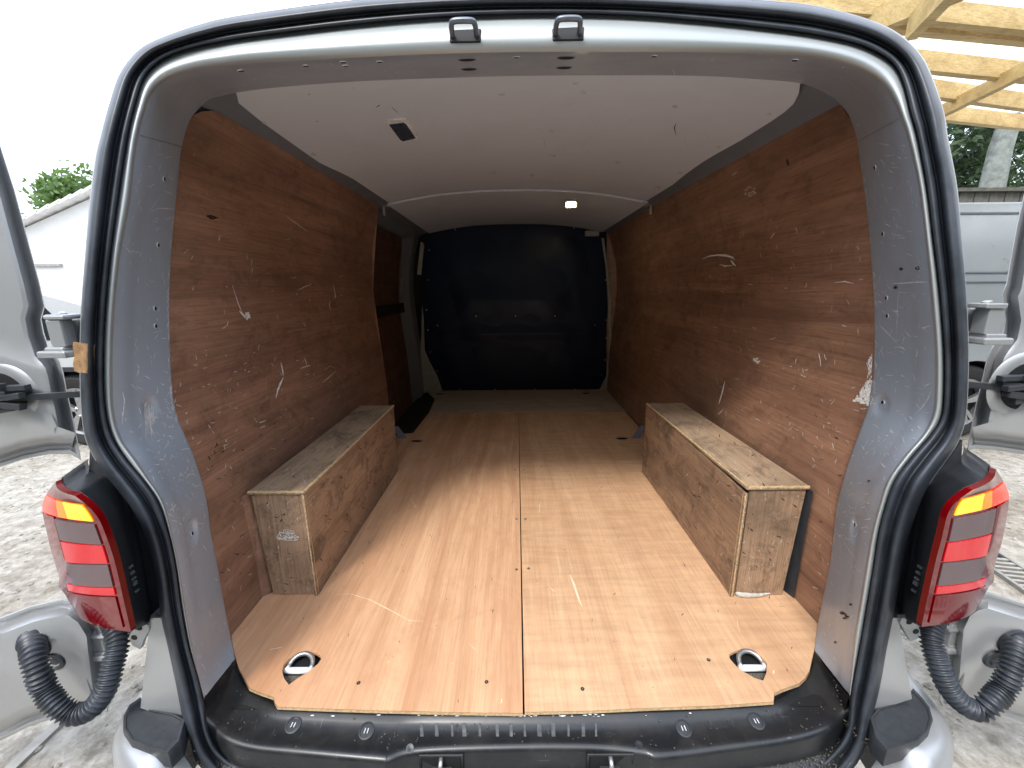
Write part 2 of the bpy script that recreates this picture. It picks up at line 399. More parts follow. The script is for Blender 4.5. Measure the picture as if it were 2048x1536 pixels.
# white house on the left
hs = thing('house', (-12, 9, GROUND), 'white rendered outbuilding with pale sloping tiled roof at far left', 'house')
HWM = plain('white_render', (.8, .8, .78), .8, var=.05, vs=3); RFM = plain('pale_roof_tile', (.78, .78, .78), .8, var=.15, vs=6)
e1 = PY(48, 447, 8.5); e2 = PY(168, 393, 8.5); sl_ = (e2.z-e1.z)/(e2.x-e1.x); pk = e2.x+1.6; zp = e2.z+sl_*1.6; x0 = e1.x-3.0; z0 = e1.z-sl_*3.0
x3 = 2*pk-x0
wl = MB(); wl.plate([(x0, 8.5, GROUND), (x3, 8.5, GROUND), (x3, 8.5, z0-.08), (pk, 8.5, zp-.08), (x0, 8.5, z0-.08)], thick=6, dirv=(0, 1, 0)); wl.build('wall', HWM, hs)
tm = MB()
for k in range(26):
    xa = x0-.25+(pk-x0+.25)*k/26; xb = x0-.25+(pk-x0+.25)*(k+1)/26
    za = z0-.25*sl_+(xa-x0+.25)*sl_; zb = z0-.25*sl_+(xb-x0+.25)*sl_
    q = MB(); q.plate([(xa-.03, 8.3, za-.015), (xb, 8.3, zb+.03), (xb, 8.3, zb-.02), (xa-.03, 8.3, za-.06)], thick=6.4, dirv=(0, 1, 0))
    q.build('tile_course', RFM, hs)
q = MB(); q.plate([(pk, 8.3, zp+.03), (x3+.25, 8.3, z0-.2), (x3+.25, 8.3, z0-.26), (pk, 8.3, zp-.03)], thick=6.4, dirv=(0, 1, 0)); q.build('roof_slope', RFM, hs)
MB().box((PY(95, 530, 8.5).x, 8.47, PY(95, 530, 8.5).z), (.62, .06, .05)).build('ledge', plain('grey_ledge', (.3, .3, .3), .7), hs)

# timber carport on the right
TIM = wood('yellow_pine', (.46, .32, .12), (.70, .52, .24), 'X', .6, (.25, .14, .05), .35, 11, 9, specks=False)
cpt = thing('carport', (3.5, 3, GROUND), 'new yellow timber carport frame with clear roof sheets above the right side', 'carport')
ZB = 1.30
def rafter(uL, vL, uR, vR, hgt, ext_l=1.0, ext_r=3.0, name='rafter', wdt=.045, z=ZB):
    a = PZ(uL, vL, z); b = PZ(uR, vR, z); d = (b-a).normalized()
    MB().bar(a-d*ext_l, b+d*ext_r, wdt, hgt).build(name, TIM, cpt)
rafter(1835, 46, 2048, 68, .095)
rafter(1862, 126, 2048, 146, .10, 1.3)
rafter(1880, 181, 2048, 205, .10, 1.6)
rafter(1893, 228, 2048, 246, .10, 2.0)
rafter(1560, -6, 1760, 15, .09, .2, 3.4)
rafter(1888, 221, 2048, 141, .08, .2, 2, 'brace', z=ZB-.07)
rafter(1753, 42, 1860, -2, .10, .1, 2, 'brace', z=ZB-.07)
rafter(1838, 42, 1877, 0, .10, .05, 1.2, 'brace', z=ZB-.16)
for px, py in ((7.2, 1.4), (7.4, 5.6), (1.45, 5.3)):
    MB().box((px, py, (GROUND+ZB)/2), (.1, .1, ZB-GROUND)).build('post', TIM, cpt)
mt, t_, b_s = newmat('clear_roof_sheet')
tr = N(t_, 'ShaderNodeBsdfTranslucent'); tr.inputs[0].default_value = (.92, .9, .82, 1); tp = N(t_, 'ShaderNodeBsdfTransparent')
ms = N(t_, 'ShaderNodeMixShader'); ms.inputs[0].default_value = .55
t_.links.new(tp.outputs[0], ms.inputs[1]); t_.links.new(tr.outputs[0], ms.inputs[2])
t_.links.new(ms.outputs[0], [x for x in t_.nodes if x.type == 'OUTPUT_MATERIAL'][0].inputs[0])
for k in range(6):
    q = MB(); n = 34; x0_ = 1.5+k*1.0
    q.grid([[Vector((x0_+j*1.0/n, yy+.13*x0_, ZB+.065+.008*math.sin(j*1.6)+.004*(k % 2))) for j in range(n+1)] for yy in (1.0, 3.2)])
    q.build('roof_sheet', mt, cpt, smooth='all')

# other vehicles
GLASS = plain('dark_window_glass', (.02, .024, .028), .08, var=.1, coat=.5)
TYRE = plain('tyre_rubber', (.02, .02, .021), .8, var=.3, vs=50)
ALLOY = plain('alloy_rim', (.42, .43, .44), .3, .8)
WHITEP = paint('pale_silver_paint', (.55, .57, .58), .3, .3, .1, coat=.6, dirt_amt=.1)
def wheel(parent, c, r=.34, w=.2, name='wheel'):
    wv = MB(); c = Vector(c)
    prof = [(r*.62, 0), (r*.66, -.012), (r*.9, -.018), (r, .01), (r, w-.02), (r*.9, w)]
    wv.disc(c, (0, 1, 0), [(r*.6, .03)]+prof, 40).build(name, TYRE, parent, smooth=True)
    par = None
    rim = MB(); n = 40
    rim.grid([[c+Vector((math.cos(6.2832*k/n)*q, h, math.sin(6.2832*k/n)*q)) for k in range(n)] for q, h in ((r*.655, -.018), (r*.6, -.008), (r*.57, .05))], closed=True)
    for k in range(5):
        a = k*6.2832/5+.3
        for da in (-.13, .13):
            dv = Vector((math.cos(a+da), 0, math.sin(a+da)))
            rim.bar(c+Vector((math.cos(a), 0, math.sin(a)))*r*.12+Vector((0, -.005, 0)), c+dv*r*.62+Vector((0, .005, 0)), .03, .03, up=(0, 1, 0))
    rim.disc(c+Vector((0, .02, 0)), (0, -1, 0), [(r*.2, 0), (r*.18, .03), (.001, .035)], 20)
    ro = rim.build('rim', ALLOY, parent, smooth=True)
    MB().disc(c+Vector((0, .055, 0)), (0, -1, 0), [(r*.58, 0), (r*.56, .002)], 30).build('brake_backing', DARK, parent)
def vehicle(name, label, cat, x0, y0, prof, wheels, windows, width, mat, lines=(), r=.34, sx=1):
    root = thing(name, (x0, y0+width/2, GROUND), label, cat)
    P = lambda x, z, dy=0: Vector((x0+sx*x, y0+dy, GROUND+z))
    top = [p for p in prof]
    # side skin with wheel arches cut in the lower edge
    low = []; xs = prof[-1][0]
    zl = prof[0][1]
    for wx in sorted(wheels, reverse=False):
        low.append((wx-r*1.15, zl))
        for k in range(1, 16):
            a = math.pi-math.pi*k/16; low.append((wx+math.cos(a)*r*1.15, r+(zl-r)*0+math.sin(a)*r*1.15 if r+math.sin(a)*r*1.15 > zl else zl))
        low.append((wx+r*1.15, zl))
    poly = top+list(reversed(low))
    b = MB()
    rows = []
    cxm = sum(p[0] for p in poly)/len(poly)
    def tumble(z): return .0 if z < .95 else (z-.95)**1.3*.16
    for dy, ins in ((.05, .0), (.0, .03), ):
        rows.append([P(x+(cxm-x)*ins*.3, z-(ins*.6 if z > 1 else 0), dy+tumble(z)) for x, z in poly])
    front = [P(x+(cxm-x)*.009, z-(.018 if z > 1 else 0), tumble(z)) for x, z in poly]
    back = [P(x, z, width-tumble(z)) for x, z in poly]
    b.grid([back, rows[0], front], closed=True)
    # facade filled with a triangulation
    tris = tessellate_polygon([[Vector((x, z, 0)) for x, z in poly]])
    b.add(front, [tuple(q) for q in tris]); b.add(back, [tuple(q) for q in tris])
    b.build('body', mat, root, smooth=True)
    for wd in windows:
        q = MB(); pts = [P(x, z, tumble(z)-.004) for x, z in wd]; q.plate(pts, thick=.01, dirv=(0, 1, 0)); q.build('window', GLASS, root)
    for (xa, za), (xb, zb), th in lines:
        MB().bar(P(xa, za, tumble(za)-.003), P(xb, zb, tumble(zb)-.003), .012, th).build('trim_strip' if th > .03 else 'panel_seam', CHAR if th > .03 else RAIL, root)
    for wx in wheels:
        wheel(root, P(wx, r, .045), r)
        wheel(root, P(wx, r, width-.26), r)
        # dark arch liner
        q = MB(); q.grid([[P(wx+math.cos(a)*r*1.14, max(.2, r+math.sin(a)*r*1.14), dy) for a in [math.pi*k/14 for k in range(15)]] for dy in (.03, .4)]); q.build('arch_liner', DARK, root)
    return root
# silver van parked across, right of ours
VP = [(0, .32), (-.02, .7), (.0, 1.1), (.06, 1.55), (.12, 1.95), (.25, 2.07), (.6, 2.12), (3.2, 2.13), (3.6, 2.05), (4.3, 1.35), (5.1, 1.1), (5.25, .75), (5.2, .32)]
vx = PY(1955, 745, 3.6).x-1.05
vehicle('parked_van', 'pale silver panel van parked side on beyond our open right door', 'van', vx, 3.55, VP, (.95, 4.1),
        [[(3.35, 1.25), (4.1, 1.25), (3.62, 1.85), (3.35, 1.85)]], 1.85, paint('grey_silver_van_paint', (.33, .36, .38), .3, .3, .1, coat=.6, dirt_amt=.1),
        [((.1, 2.02), (3.4, 2.02), .014), ((.05, 1.52), (3.2, 1.52), .012), ((.02, 1.44), (3.2, 1.44), .008), ((0, .95), (5.0, .95), .010)], .35)
# silver car parked across, left of ours
CP = [(0, .35), (-.03, .7), (.08, .98), (.5, 1.32), (.9, 1.43), (2.2, 1.44), (3.0, 1.02), (3.9, .88), (4.1, .6), (4.05, .35)]
cxw = PY(152, 815, 3.5).x
vehicle('parked_car', 'silver hatchback with alloy wheels parked side on beyond the left door', 'car', cxw+.72, 3.5, CP, (.72, 3.3),
        [[(.55, 1.0), (1.45, 1.0), (1.45, 1.34), (.85, 1.33)], [(1.53, 1.0), (2.75, 1.02), (2.2, 1.35), (1.53, 1.35)]], 1.75, WHITEP,
        [((.1, .74), (3.95, .74), .04)], .34, -1)

# ------------------------------------------------------------------ our van
van = thing('cargo_van', (CX, 3.0, GROUND), 'silver panel van seen through its open rear barn doors, ply lined and empty', 'van')
ST = [((366,1438),(408,1401),(409,1394),(470,1318)), ((352,1368),(397,1355),(399,1362),(464,1285)), ((335,1290),(378,1290),(385,1296),(458,1255)),
 ((322,1233),(364,1215),(372,1225),(449,1212)), ((310,1150),(352,1130),(359,1140),(435,1132)), ((292,1075),(338,1066),(344,1066),(422,1066)),
 ((262,1015),(317,1003),(327,1003),(414,1003)), ((225,966),(286,958),(298,958),(400,950)), ((193,922),(254,920),(275,922),(386,907)),
 ((173,880),(226,876),(245,880),(369,868)), ((164,825),(212,825),(229,828),(352,825)), ((161,740),(207,750),(225,755),(343,760)),
 ((163,630),(210,640),(228,640),(339,640)), ((171,520),(221,515),(240,515),(342,515)), ((181,403),(236,403),(260,403),(352,403)),
 ((192,315),(250,310),(270,312),(360,320)), ((201,275),(258,262),(277,270),(364,296)), ((219,205),(271,210),(288,228),(374,256)),
 ((239,147),(290,154),(304,188),(388,230)), ((273,103),(325,120),(335,160),(410,207)), ((314,79),(376,99),(390,142),(440,194)),
 ((393,51),(440,85),(450,133),(480,185)), ((478,32),(510,74),(520,126),(547,176)), ((700,2),(700,51),(700,116),(700,164)),
 ((870,-10),(870,36),(870,108),(870,157)), ((1049,-14),(1049,29),(1049,104),(1049,152)), ((1240,-12),(1240,31),(1240,104),(1240,151)),
 ((1411,-5),(1411,44),(1411,105),(1400,152)), ((1560,5),(1560,61),(1560,110),(1530,160)), ((1650,17),(1640,73),(1640,118),(1599,167)),
 ((1746,44),(1710,88),(1700,133),(1645,184)), ((1800,72),(1759,109),(1740,152),(1676,206)), ((1838,108),(1789,133),(1768,176),(1695,228)),
 ((1860,148),(1807,171),(1788,206),(1707,255)), ((1885,220),(1821,229),(1801,236),(1715,284)), ((1894,275),(1833,270),(1814,275),(1720,325)),
 ((1912,370),(1852,370),(1835,365),(1731,400)), ((1922,470),(1865,475),(1849,470),(1740,490)), ((1931,580),(1878,580),(1860,580),(1747,590)),
 ((1936,690),(1887,690),(1869,690),(1749,680)), ((1935,775),(1888,772),(1870,765),(1746,760)), ((1930,838),(1883,830),(1866,822),(1738,808)),
 ((1915,885),(1862,868),(1848,864),(1722,855)), ((1888,925),(1822,915),(1808,912),(1700,915)), ((1858,968),(1788,962),(1774,962),(1685,965)),
 ((1834,1020),(1768,1018),(1755,1020),(1673,1015)), ((1815,1080),(1755,1072),(1742,1072),(1667,1072)), ((1800,1157),(1745,1140),(1730,1140),(1658,1140)),
 ((1787,1228),(1733,1210),(1719,1210),(1644,1204)), ((1774,1293),(1722,1275),(1708,1275),(1635,1250)), ((1759,1376),(1708,1350),(1702,1345),(1631,1280)),
 ((1742,1445),(1701,1392),(1698,1388),(1629,1301))]
NS = 10
SO, SI, RI, PIn = [crom([s[k] for s in ST], NS) for k in range(4)]
pSO = [PR(*q, .0) for q in SO]; pSI = [PR(*q, .006) for q in SI]
pRI = [PR(*q, .018+max(0, min(.03, (700-q[1])/700*.035 if False else 0))) for q in RI]
pPI = [PT(*q, .012) for q in PIn]
def smooth_loop(P, it=6):
    for _ in range(it): P = [P[0]]+[(P[i-1]+P[i]*2+P[i+1])/4 for i in range(1, len(P)-1)]+[P[-1]]
    return P
pPI = smooth_loop(pPI, 10)
dishes = [(385, 1065, .030, .010), (1712, 1060, .030, .010), (1764, 812, .026, .006), (300, 815, .022, .005)]
def frame_part(i0, i1, name, mat, off, rowsN=26):
    rows = []
    for k in range(rowsN+1):
        s = k/rowsN
        row = []
        for i in range(i0, i1+1):
            a, b = pRI[i], pPI[i]
            p = a.lerp(b, s)
            # soft roll over the edge next to the flange and a faint hollow
            n = Vector((CX, .2, -.2))-p; n.normalize()
            p = p+n*(.003*math.sin(math.pi*min(1, s*3.2))*(1 if s < .3125 else 0)+off)
            row.append(p)
        rows.append(row)
    for (u, v, r, dp) in dishes:
        c = None
        best = min(((ray(u, v).normalized().cross(p.normalized())).length, p) for row in rows for p in row) if False else None
        rr = ray(u, v).normalized(); bd_ = 9
        for row in rows:
            for p in row:
                q = rr.cross(p).length
                if q < bd_: bd_ = q; c = p
        if bd_ < .02:
            cc_ = c.copy()
            for row in rows:
                for p in row:
                    dd = (p-cc_).length/r
                    if dd < 1: p += (p-Vector((CX, .3, p.z))).normalized()*dp*min(1, (1-dd)*2.5)
    # return flange that runs outwards behind the edge
    last = rows[-1]
    rows.append([p+Vector(((p.x-CX)*.02, .012, p.z*.01)) for p in last]); rows.append([p+Vector(((p.x-CX)*.12, .014, (p.z)*.04)) for p in last])
    m = MB().grid(rows); m.build(name, mat, van, smooth='all'); return m
SEAM_L, SEAM_R = 16*NS, 34*NS
mL = frame_part(0, SEAM_L, 'pillar_trim', SLATE, 0)
mT = frame_part(SEAM_L, SEAM_R, 'header_frame', SLATE, -.003)
mR = frame_part(SEAM_R, len(pRI)-1, 'pillar_trim', SLATE, 0)
# bright rounded flange
rows = []
for s, dpt in ((0, .012), (.0, 0), (.15, -.006), (.35, -.011), (.55, -.013), (.75, -.0115), (.9, -.006), (1, .0005)):
    rows.append([pSI[i].lerp(pRI[i], s)*(1+dpt/.7) for i in range(len(pSI))])
mF = MB().grid(rows); mF.build('door_flange', RIM, van, smooth='all')
# rubber seal, closed ring
EX_L = [((1050,1660),(1050,1600)), ((700,1640),(720,1585)), ((540,1620),(560,1565)), ((450,1580),(490,1538)), ((404,1530),(442,1506)), ((382,1488),(418,1463))]
EX_R = [((1728,1500),(1693,1458)), ((1700,1545),(1662,1505)), ((1650,1590),(1610,1545)), ((1560,1620),(1540,1570)), ((1380,1640),(1370,1585)), ((1050,1660),(1050,1600))]
SK = EX_L+[(s[0], s[1]) for s in ST]+EX_R
so_, si_ = crom([s[0] for s in SK], 8), crom([s[1] for s in SK], 8)
so3 = [PR(*q) for q in so_]; si3 = [PR(*q, .004) for q in si_]
rows = []
for s, dpt in ((.02, .03), (-.01, .010), (0, -.004), (.08, -.015), (.2, -.023), (.33, -.024), (.46, -.018), (.56, -.007), (.60, .001), (.66, .001), (.70, -.008), (.78, -.013), (.88, -.012), (.95, -.006), (1.0, .004), (1.0, .02)):
    rows.append([so3[i].lerp(si3[i], s)*(1+dpt/.7) for i in range(len(so3))])
mS = MB().grid(rows); mS.build('door_seal', RUBBER, van, smooth='all')

# outer skin round the opening and along the sides
rows = []
half_out = [(-1.1, .86), (-.7, .93), (-.2, .95), (.1, .91), (.4, .82), (.56, .66)]
oc = [PR(*q) for q in SO[8*NS:44*NS+1]]
def outw(p, e, dy):
    d = Vector((p.x-CX, 0, (p.z-.05)*(.5 if p.z < .3 else 1.15))); d = d.normalized() if d.length else d
    return p+d*e+Vector((0, dy, 0))
rows.append([outw(p, -.006, .02) for p in oc]); rows.append([outw(p, .0015, .004) for p in oc]); rows.append([outw(p, .005, .003) for p in oc]); rows.append([outw(p, .009, .008) for p in oc])
rows.append([outw(p, .022, .05) for p in oc]); rows.append([outw(p, .10, .45) for p in oc]); rows.append([outw(p, .14, 1.0) for p in oc]); rows.append([outw(p, .14, 4.2) for p in oc])
MB().grid(rows).build('outer_skin', SILVER, van, smooth='all')
for s in (-1, 1):
    q = MB(); q.grid([[Vector((CX+s*x, y, z)) for z, x in ((.1, .86), (-.1, .90), (-.35, .92), (-.6, .92), (-.85, .91), (-1.08, .88))] for y in (1.05, 1.5, 2.5, 3.5, 4.9)])
    q.grid([[Vector((CX+s*(.80 if y < .9 else x-.02), y, z)) for z, x in ((.1, .86), (-.1, .90), (-.35, .92), (-.6, .92), (-.85, .91))] for y in (.82, 1.05)])
    q.build('lower_side_skin', SILVER, van, smooth='all')
q = MB(); q.box((CX, 3.0, -1.0), (1.62, 4.4, .16)); q.build('underbody', DARK, van)
for s in (-1, 1):
    for y in (1.45, 4.3):
        q = MB(); q.disc((CX+s*.68, y, GROUND+.34), (s, 0, 0), [(.2, 0), (.22, .0), (.30, .0), (.34, .02), (.34, .19), (.3, .21), (.22, .21), (.2, .17), (.001, .17)], 36); q.build('wheel', TYRE, van, smooth=True)
q = MB()   # cab front, out of sight beyond the bulkhead
q.plate([(CX-.86, 4.9, -1.1), (CX-.86, 4.6, -.1), (CX-.7, 4.0, .55), (CX-.7, 3.5, .6), (CX-.86, 3.5, -1.1)], thick=1.72, dirv=(1, 0, 0)); q.build('cab', SILVER, van)

# side lining: full body wall behind, then ply sheets
def wall_sheet(outline, side, off, thick, name, mat, dens=34, label=None, bow=0):
    # outline: list of (y,z) ; sheet follows the bowed wall. Built as a clipped grid
    ys = [p[0] for p in outline]; zs = [p[1] for p in outline]
    y0, y1 = min(ys), max(ys)
    def span(y):
        hits = []
        n = len(outline)
        for i in range(n):
            a, b = outline[i], outline[(i+1) % n]
            if (a[0]-y)*(b[0]-y) <= 0 and a[0] != b[0]:
                hits.append(a[1]+(b[1]-a[1])*(y-a[0])/(b[0]-a[0]))
        return (min(hits), max(hits)) if hits else (0, 0)
    rows = []; cols = sorted(set([y0+1e-4+(y1-y0-2e-4)*k/dens for k in range(dens+1)]+[min(max(y, y0+1e-4), y1-1e-4) for y in ys]))
    for y in cols:
        lo, hi = span(y)
        rows.append([(y, lo+(hi-lo)*k/24) for k in range(25)])
    m = MB()
    f = [[Vector((CX+side*(hw(z, y)-off+bow*math.sin(y*5+z*3)), y, z)) for y, z in r] for r in rows]
    bk = [[Vector((CX+side*(hw(z, y)-off+thick), y, z)) for y, z in r] for r in rows]
    m.grid(f); m.grid(bk)
    for q in (0, -1): m.grid([f[q], bk[q]])
    m.grid([[r[0] for r in f], [r[0] for r in bk]]); m.grid([[r[-1] for r in f], [r[-1] for r in bk]])
    o = m.build(name, mat, van, smooth=True)
    if label: o['label'] = label
    return m
def arc_yz(pts_px, side): 
    out = []
    for u, v in pts_px:
        p = PW(u, v, side); out.append((p.y, p.z))
    return out
# left near sheet
topL = arc_yz([(384, 229), (400, 223), (420, 221), (446, 226), (480, 243), (560, 291), (650, 343), (769, 411), (776, 420), (780, 434)], -1)
yE = PW(780, 600, -1).y
yE = 2.28
tl = [(y, z) for y, z in topL if y < yE-.02]
outL = [(.80, FLOOR+.001), (.80, topL[0][1]-.12), (topL[0][0]-.02, topL[0][1]-.03)]+tl+[(yE-.02, tl[-1][1]-.005), (yE, tl[-1][1]-.05), (yE+.01, 0), (yE-.02, -.45), (yE, FLOOR+.001)]
bL = wall_sheet(outL, -1, .004, .004, 'wall_panel', WALLW, label='long reddish brown ply sheet on the left side')
topR = arc_yz([(1698, 228), (1690, 214), (1676, 203), (1660, 197), (1645, 196), (1630, 203), (1600, 221), (1500, 281), (1400, 341), (1300, 405), (1205, 466)], 1)
outR = [(.80, FLOOR+.001), (.80, -.62), (.885, -.2), (.90, topR[0][1]-.12), (topR[0][0]-.02, topR[0][1]-.03)]+topR+[(3.34, topR[-1][1]), (3.34, FLOOR+.001)]
bR = wall_sheet(outR, 1, .004, .004, 'wall_panel', WALLR, label='full length brown ply sheet on the right side', dens=60)
# left sliding door lining: upper and lower ply, dark rail between
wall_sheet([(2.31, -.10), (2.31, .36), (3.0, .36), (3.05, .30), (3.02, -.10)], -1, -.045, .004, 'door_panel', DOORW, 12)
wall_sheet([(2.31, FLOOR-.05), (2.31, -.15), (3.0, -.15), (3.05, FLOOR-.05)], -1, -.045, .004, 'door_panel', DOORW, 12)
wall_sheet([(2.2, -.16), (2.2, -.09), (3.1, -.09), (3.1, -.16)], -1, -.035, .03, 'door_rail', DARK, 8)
# metal shell behind the ply (dark satin), both sides, with rail up to the roof
for s in (-1, 1):
    m = MB(); rows = []
    for k in range(61):
        y = 1.0+(3.4-1.0)*k/60
        row = [Vector((CX+s*(hw(z, y)+.014+(.09 if (s < 0 and 2.34 < y < 3.2 and z < .40) else 0)), y, z)) for z in [FLOOR-.1]+[FLOOR+(.44-FLOOR)*k/32 for k in range(33)]]
        row += [Vector((CX+s*.70, y, .462)), Vector((CX+s*.64, y, .478)), Vector((CX+s*.55, y, .50))]
        rows.append(row)
    m.grid(rows).build('inner_side_shell', RAIL, van, smooth='all')
    # cant rail, folded grey strip between ply and roof lining
    m = MB(); rows = []
    for k in range(50):
        y = 1.0+(3.34-1.0)*k/49
        zt = .405+.02*min(1, y-1)
        rows.append([Vector((CX+s*(hw(zt, y)+.004), y, zt)), Vector((CX+s*(hw(zt, y)-.012), y, zt+.004)), Vector((CX+s*(.695), y, .438)), Vector((CX+s*.665, y, .452)), Vector((CX+s*.64, y, .475))])
    m.grid(rows).build('cant_rail', RAIL, van, smooth=True)
# small silver bracket where the roof joint meets the rails
for (u, v) in ((773, 412), (1296, 410)):
    p = PZ(u, v, .437); s = 1 if p.x > 0 else -1
    q = MB(); q.box(p+Vector((0, 0, -.003)), (.03, .05, .008)); q.box(p+Vector((s*.012, -.01, -.025)), (.008, .022, .05)); q.build('roof_bracket', SILVER, van, bevel=.002)

# roof lining
def roof_sheet(ys, name, edges, dz, label):
    m = MB(); rows = []
    n = 40
    for y in ys:
        xl, xr = edges(y)
        rows.append([Vector((lerp(xl, xr, j/n), y, roofz(lerp(xl, xr, j/n))+dz-.006*math.sin(max(0, min(1, (y-1)/1.2))*math.pi))) for j in range(n+1)])
    up = [[p+Vector((0, 0, .005)) for p in r] for r in rows]
    m.grid(rows); m.grid(up); m.grid([rows[0], up[0]]); m.grid([rows[-1], up[-1]])
    m.build(name, ROOF, van, smooth=True, label=label); return m
def PRF(u, v):
    r = ray(u, v); t = .6
    while t < 6 and (r*t).z < roofz((r*t).x)-.003: t += .003
    return r*t
eL = [PRF(*q) for q in ((473, 186), (477, 205), (488, 226), (504, 240), (530, 257), (590, 300), (650, 336), (700, 360))]
eR = [PRF(*q) for q in ((1600, 168), (1598, 185), (1588, 205), (1570, 222), (1545, 238), (1480, 279), (1400, 322), (1330, 362))]
def edge_x(tab, y, side):
    t = sorted([(p.y, p.x) for p in tab]); 
    if y > t[-1][0]: return CX+side*(.672)
    x = lerp_tab(t, y); k = max(0, min(1, (y-t[-1][0]+.4)/.4)); return lerp(x, CX+side*.672, k)
def edges1(y): return edge_x(eL, y, -1), edge_x(eR, y, 1)
ys1 = [min(eL[0].y, eR[0].y)-.06+k*.01 for k in range(50)]; ys1 = [y for y in ys1 if y < 1.5]+[1.5+.76*k/30 for k in range(31)]
mC = roof_sheet(ys1, 'roof_panel', edges1, -.002, 'long pale grey ceiling board nearest the doors')
mC2 = roof_sheet([2.25+1.1*k/20 for k in range(21)], 'roof_panel', lambda y: (CX-.68, CX+.68), -.010, 'ceiling board next to the black bulkhead')
q = MB(); q.tube([Vector((x, 2.262, roofz(x)-.010)) for x in [CX-.66+1.32*k/40 for k in range(41)]], .0035, 6); q.build('joint_strip', LAMP_TRIM, van, smooth='all')
MB().box((CX, 2.35, .56), (1.0, 2.3, .02)).build('outer_roof', SILVER, van)

# bulkhead
YB = 3.35
bo = [(885, 783), (872, 755), (855, 730), (850, 690), (846, 600), (848, 500), (853, 478), (866, 466), (900, 458), (960, 451), (1030, 448), (1100, 450), (1150, 456), (1190, 463), (1204, 476), (1210, 520), (1215, 600), (1218, 690), (1214, 740), (1200, 783)]
bo = [PY(u, v, YB) for u, v in bo]
MB().plate(bo, thick=.02, dirv=(0, 1, 0)).build('bulkhead', BULK, van, label='glossy black pressed steel bulkhead at the far end')
MB().plate([(CX-.9, YB+.03, FLOOR-.1), (CX+.9, YB+.03, FLOOR-.1), (CX+.9, YB+.03, .55), (CX-.9, YB+.03, .55)], thick=.01, dirv=(0, 1, 0)).build('bulkhead_backing', DARK, van)
def press(u0, v0, u1, v1, dep, name, rx=.03, n=20):
    a = PY(u0, v0, YB); b = PY(u1, v1, YB); x0, x1 = sorted((a.x, b.x)); z0, z1 = sorted((a.z, b.z))
    rows = []
    for i in range(n+1):
        row = []
        for j in range(2*n+1):
            x = lerp(x0, x1, j/(2*n)); z = lerp(z0, z1, i/n)
            e = min((x-x0)/rx, (x1-x)/rx, (z-z0)/rx, (z1-z)/rx, 1); e = max(0, e); e = e*e*(3-2*e)
            row.append(Vector((x, YB-.0005-dep*e+.003*math.sin(x*19+z*7), z)))
        rows.append(row)
    MB().grid(rows).build(name, BULK, van, smooth='all')
press(900, 556, 1155, 642, .013, 'bulkhead_pressing', .22)
press(870, 647, 1195, 686, .010, 'bulkhead_pressing', .10)
press(880, 475, 1185, 552, .004, 'bulkhead_pressing', .12)
press(885, 694, 1190, 772, .005, 'bulkhead_pressing', .12)
bolt = None
def rivet(p, n, r=.006, h=.004, mat=STEEL, name='rivet', parent=None):
    return MB().disc(p, n, [(r, -.001), (r, h*.6), (r*.6, h), (.0003, h)], 14).build(name, mat, parent or van, smooth=True)
for u in (952, 1031, 1110): rivet(PY(u, 632, YB-.012), (0, -1, 0), .016, .012, plain('bulkhead_bolt', (.02, .022, .03), .3, .3), 'bolt'); rivet(PY(u, 632, YB-.024), (0, -1, 0), .007, .006, STEEL, 'bolt_head')
bp = [(858, 500), (855, 560), (853, 620), (856, 660), (861, 704), (874, 742), (1207, 500), (1211, 560), (1213, 640), (1213, 676), (1210, 720), (1203, 750), (910, 459), (1148, 456), (990, 779), (1070, 779), (920, 779), (1150, 779), (875, 651), (1190, 650)]
for u, v in bp: rivet(PY(u, v, YB-.004), (0, -1, 0), .006, .005)
# pale pillars beside the bulkhead
MB().plate([PY(u, v, YB-.05) for u, v in ((845, 484), (841, 484), (834, 549), (842, 550), (848, 490))], thick=.02, dirv=(0, 1, 0)).build('pillar_strip', PRIMER, van, bevel=.003)
MB().plate([PY(u, v, YB-.02) for u, v in ((844, 610), (847, 640), (849, 700), (858, 722), (874, 752), (886, 786), (843, 786), (841, 700))], thick=.015, dirv=(0, 1, 0)).build('pillar_strip', PRIMER, van, bevel=.003)
MB().plate([PY(u, v, YB-.02) for u, v in ((1203, 476), (1208, 476), (1216, 540), (1222, 600), (1224, 700), (1222, 786), (1196, 786), (1213, 752), (1218, 700), (1217, 600), (1211, 530))], thick=.015, dirv=(0, 1, 0)).build('pillar_strip', PRIMER, van, bevel=.003)
MB().box(PY(1184, 467, YB-.03), (.11, .02, .04)).build('bulkhead_tab', PRIMER, van, bevel=.004)

# floor ply
zf = FLOOR
left_front = [(461, 1263), (468, 1304), (477, 1335), (499, 1376), (520, 1385), (547, 1394), (550, 1405), (555, 1413), (650, 1417), (742, 1420), (900, 1424), (1045.5, 1426)]
right_front = [(1049.5, 1424), (1180, 1421), (1308, 1415), (1430, 1411), (1547, 1403), (1549, 1386), (1564, 1379), (1598, 1367), (1611, 1355), (1619, 1341), (1629, 1297), (1635, 1254)]
def F(u, v, z=zf): p = PZ(u, v, z); return Vector((p.x, p.y, z))
Z78 = lambda pts, ox, oy=1150, k=2.926: [(ox+x/k, oy+y/k) for x, y in pts]
holeL = Z78([(490, 525), (520, 490), (560, 466), (600, 453), (640, 448), (680, 456), (704, 472), (709, 492), (690, 520), (640, 562), (570, 605), (520, 642), (492, 605), (480, 560)], 400)
holeR = Z78([(1340, 465), (1375, 445), (1430, 432), (1480, 445), (1525, 475), (1562, 515), (1560, 570), (1540, 618), (1490, 602), (1430, 568), (1380, 530), (1345, 490)], 1000)
def seamy(y): return lerp(.0225, .045, (y-.65)/2.0)
YS = 2.70
dryl = .006
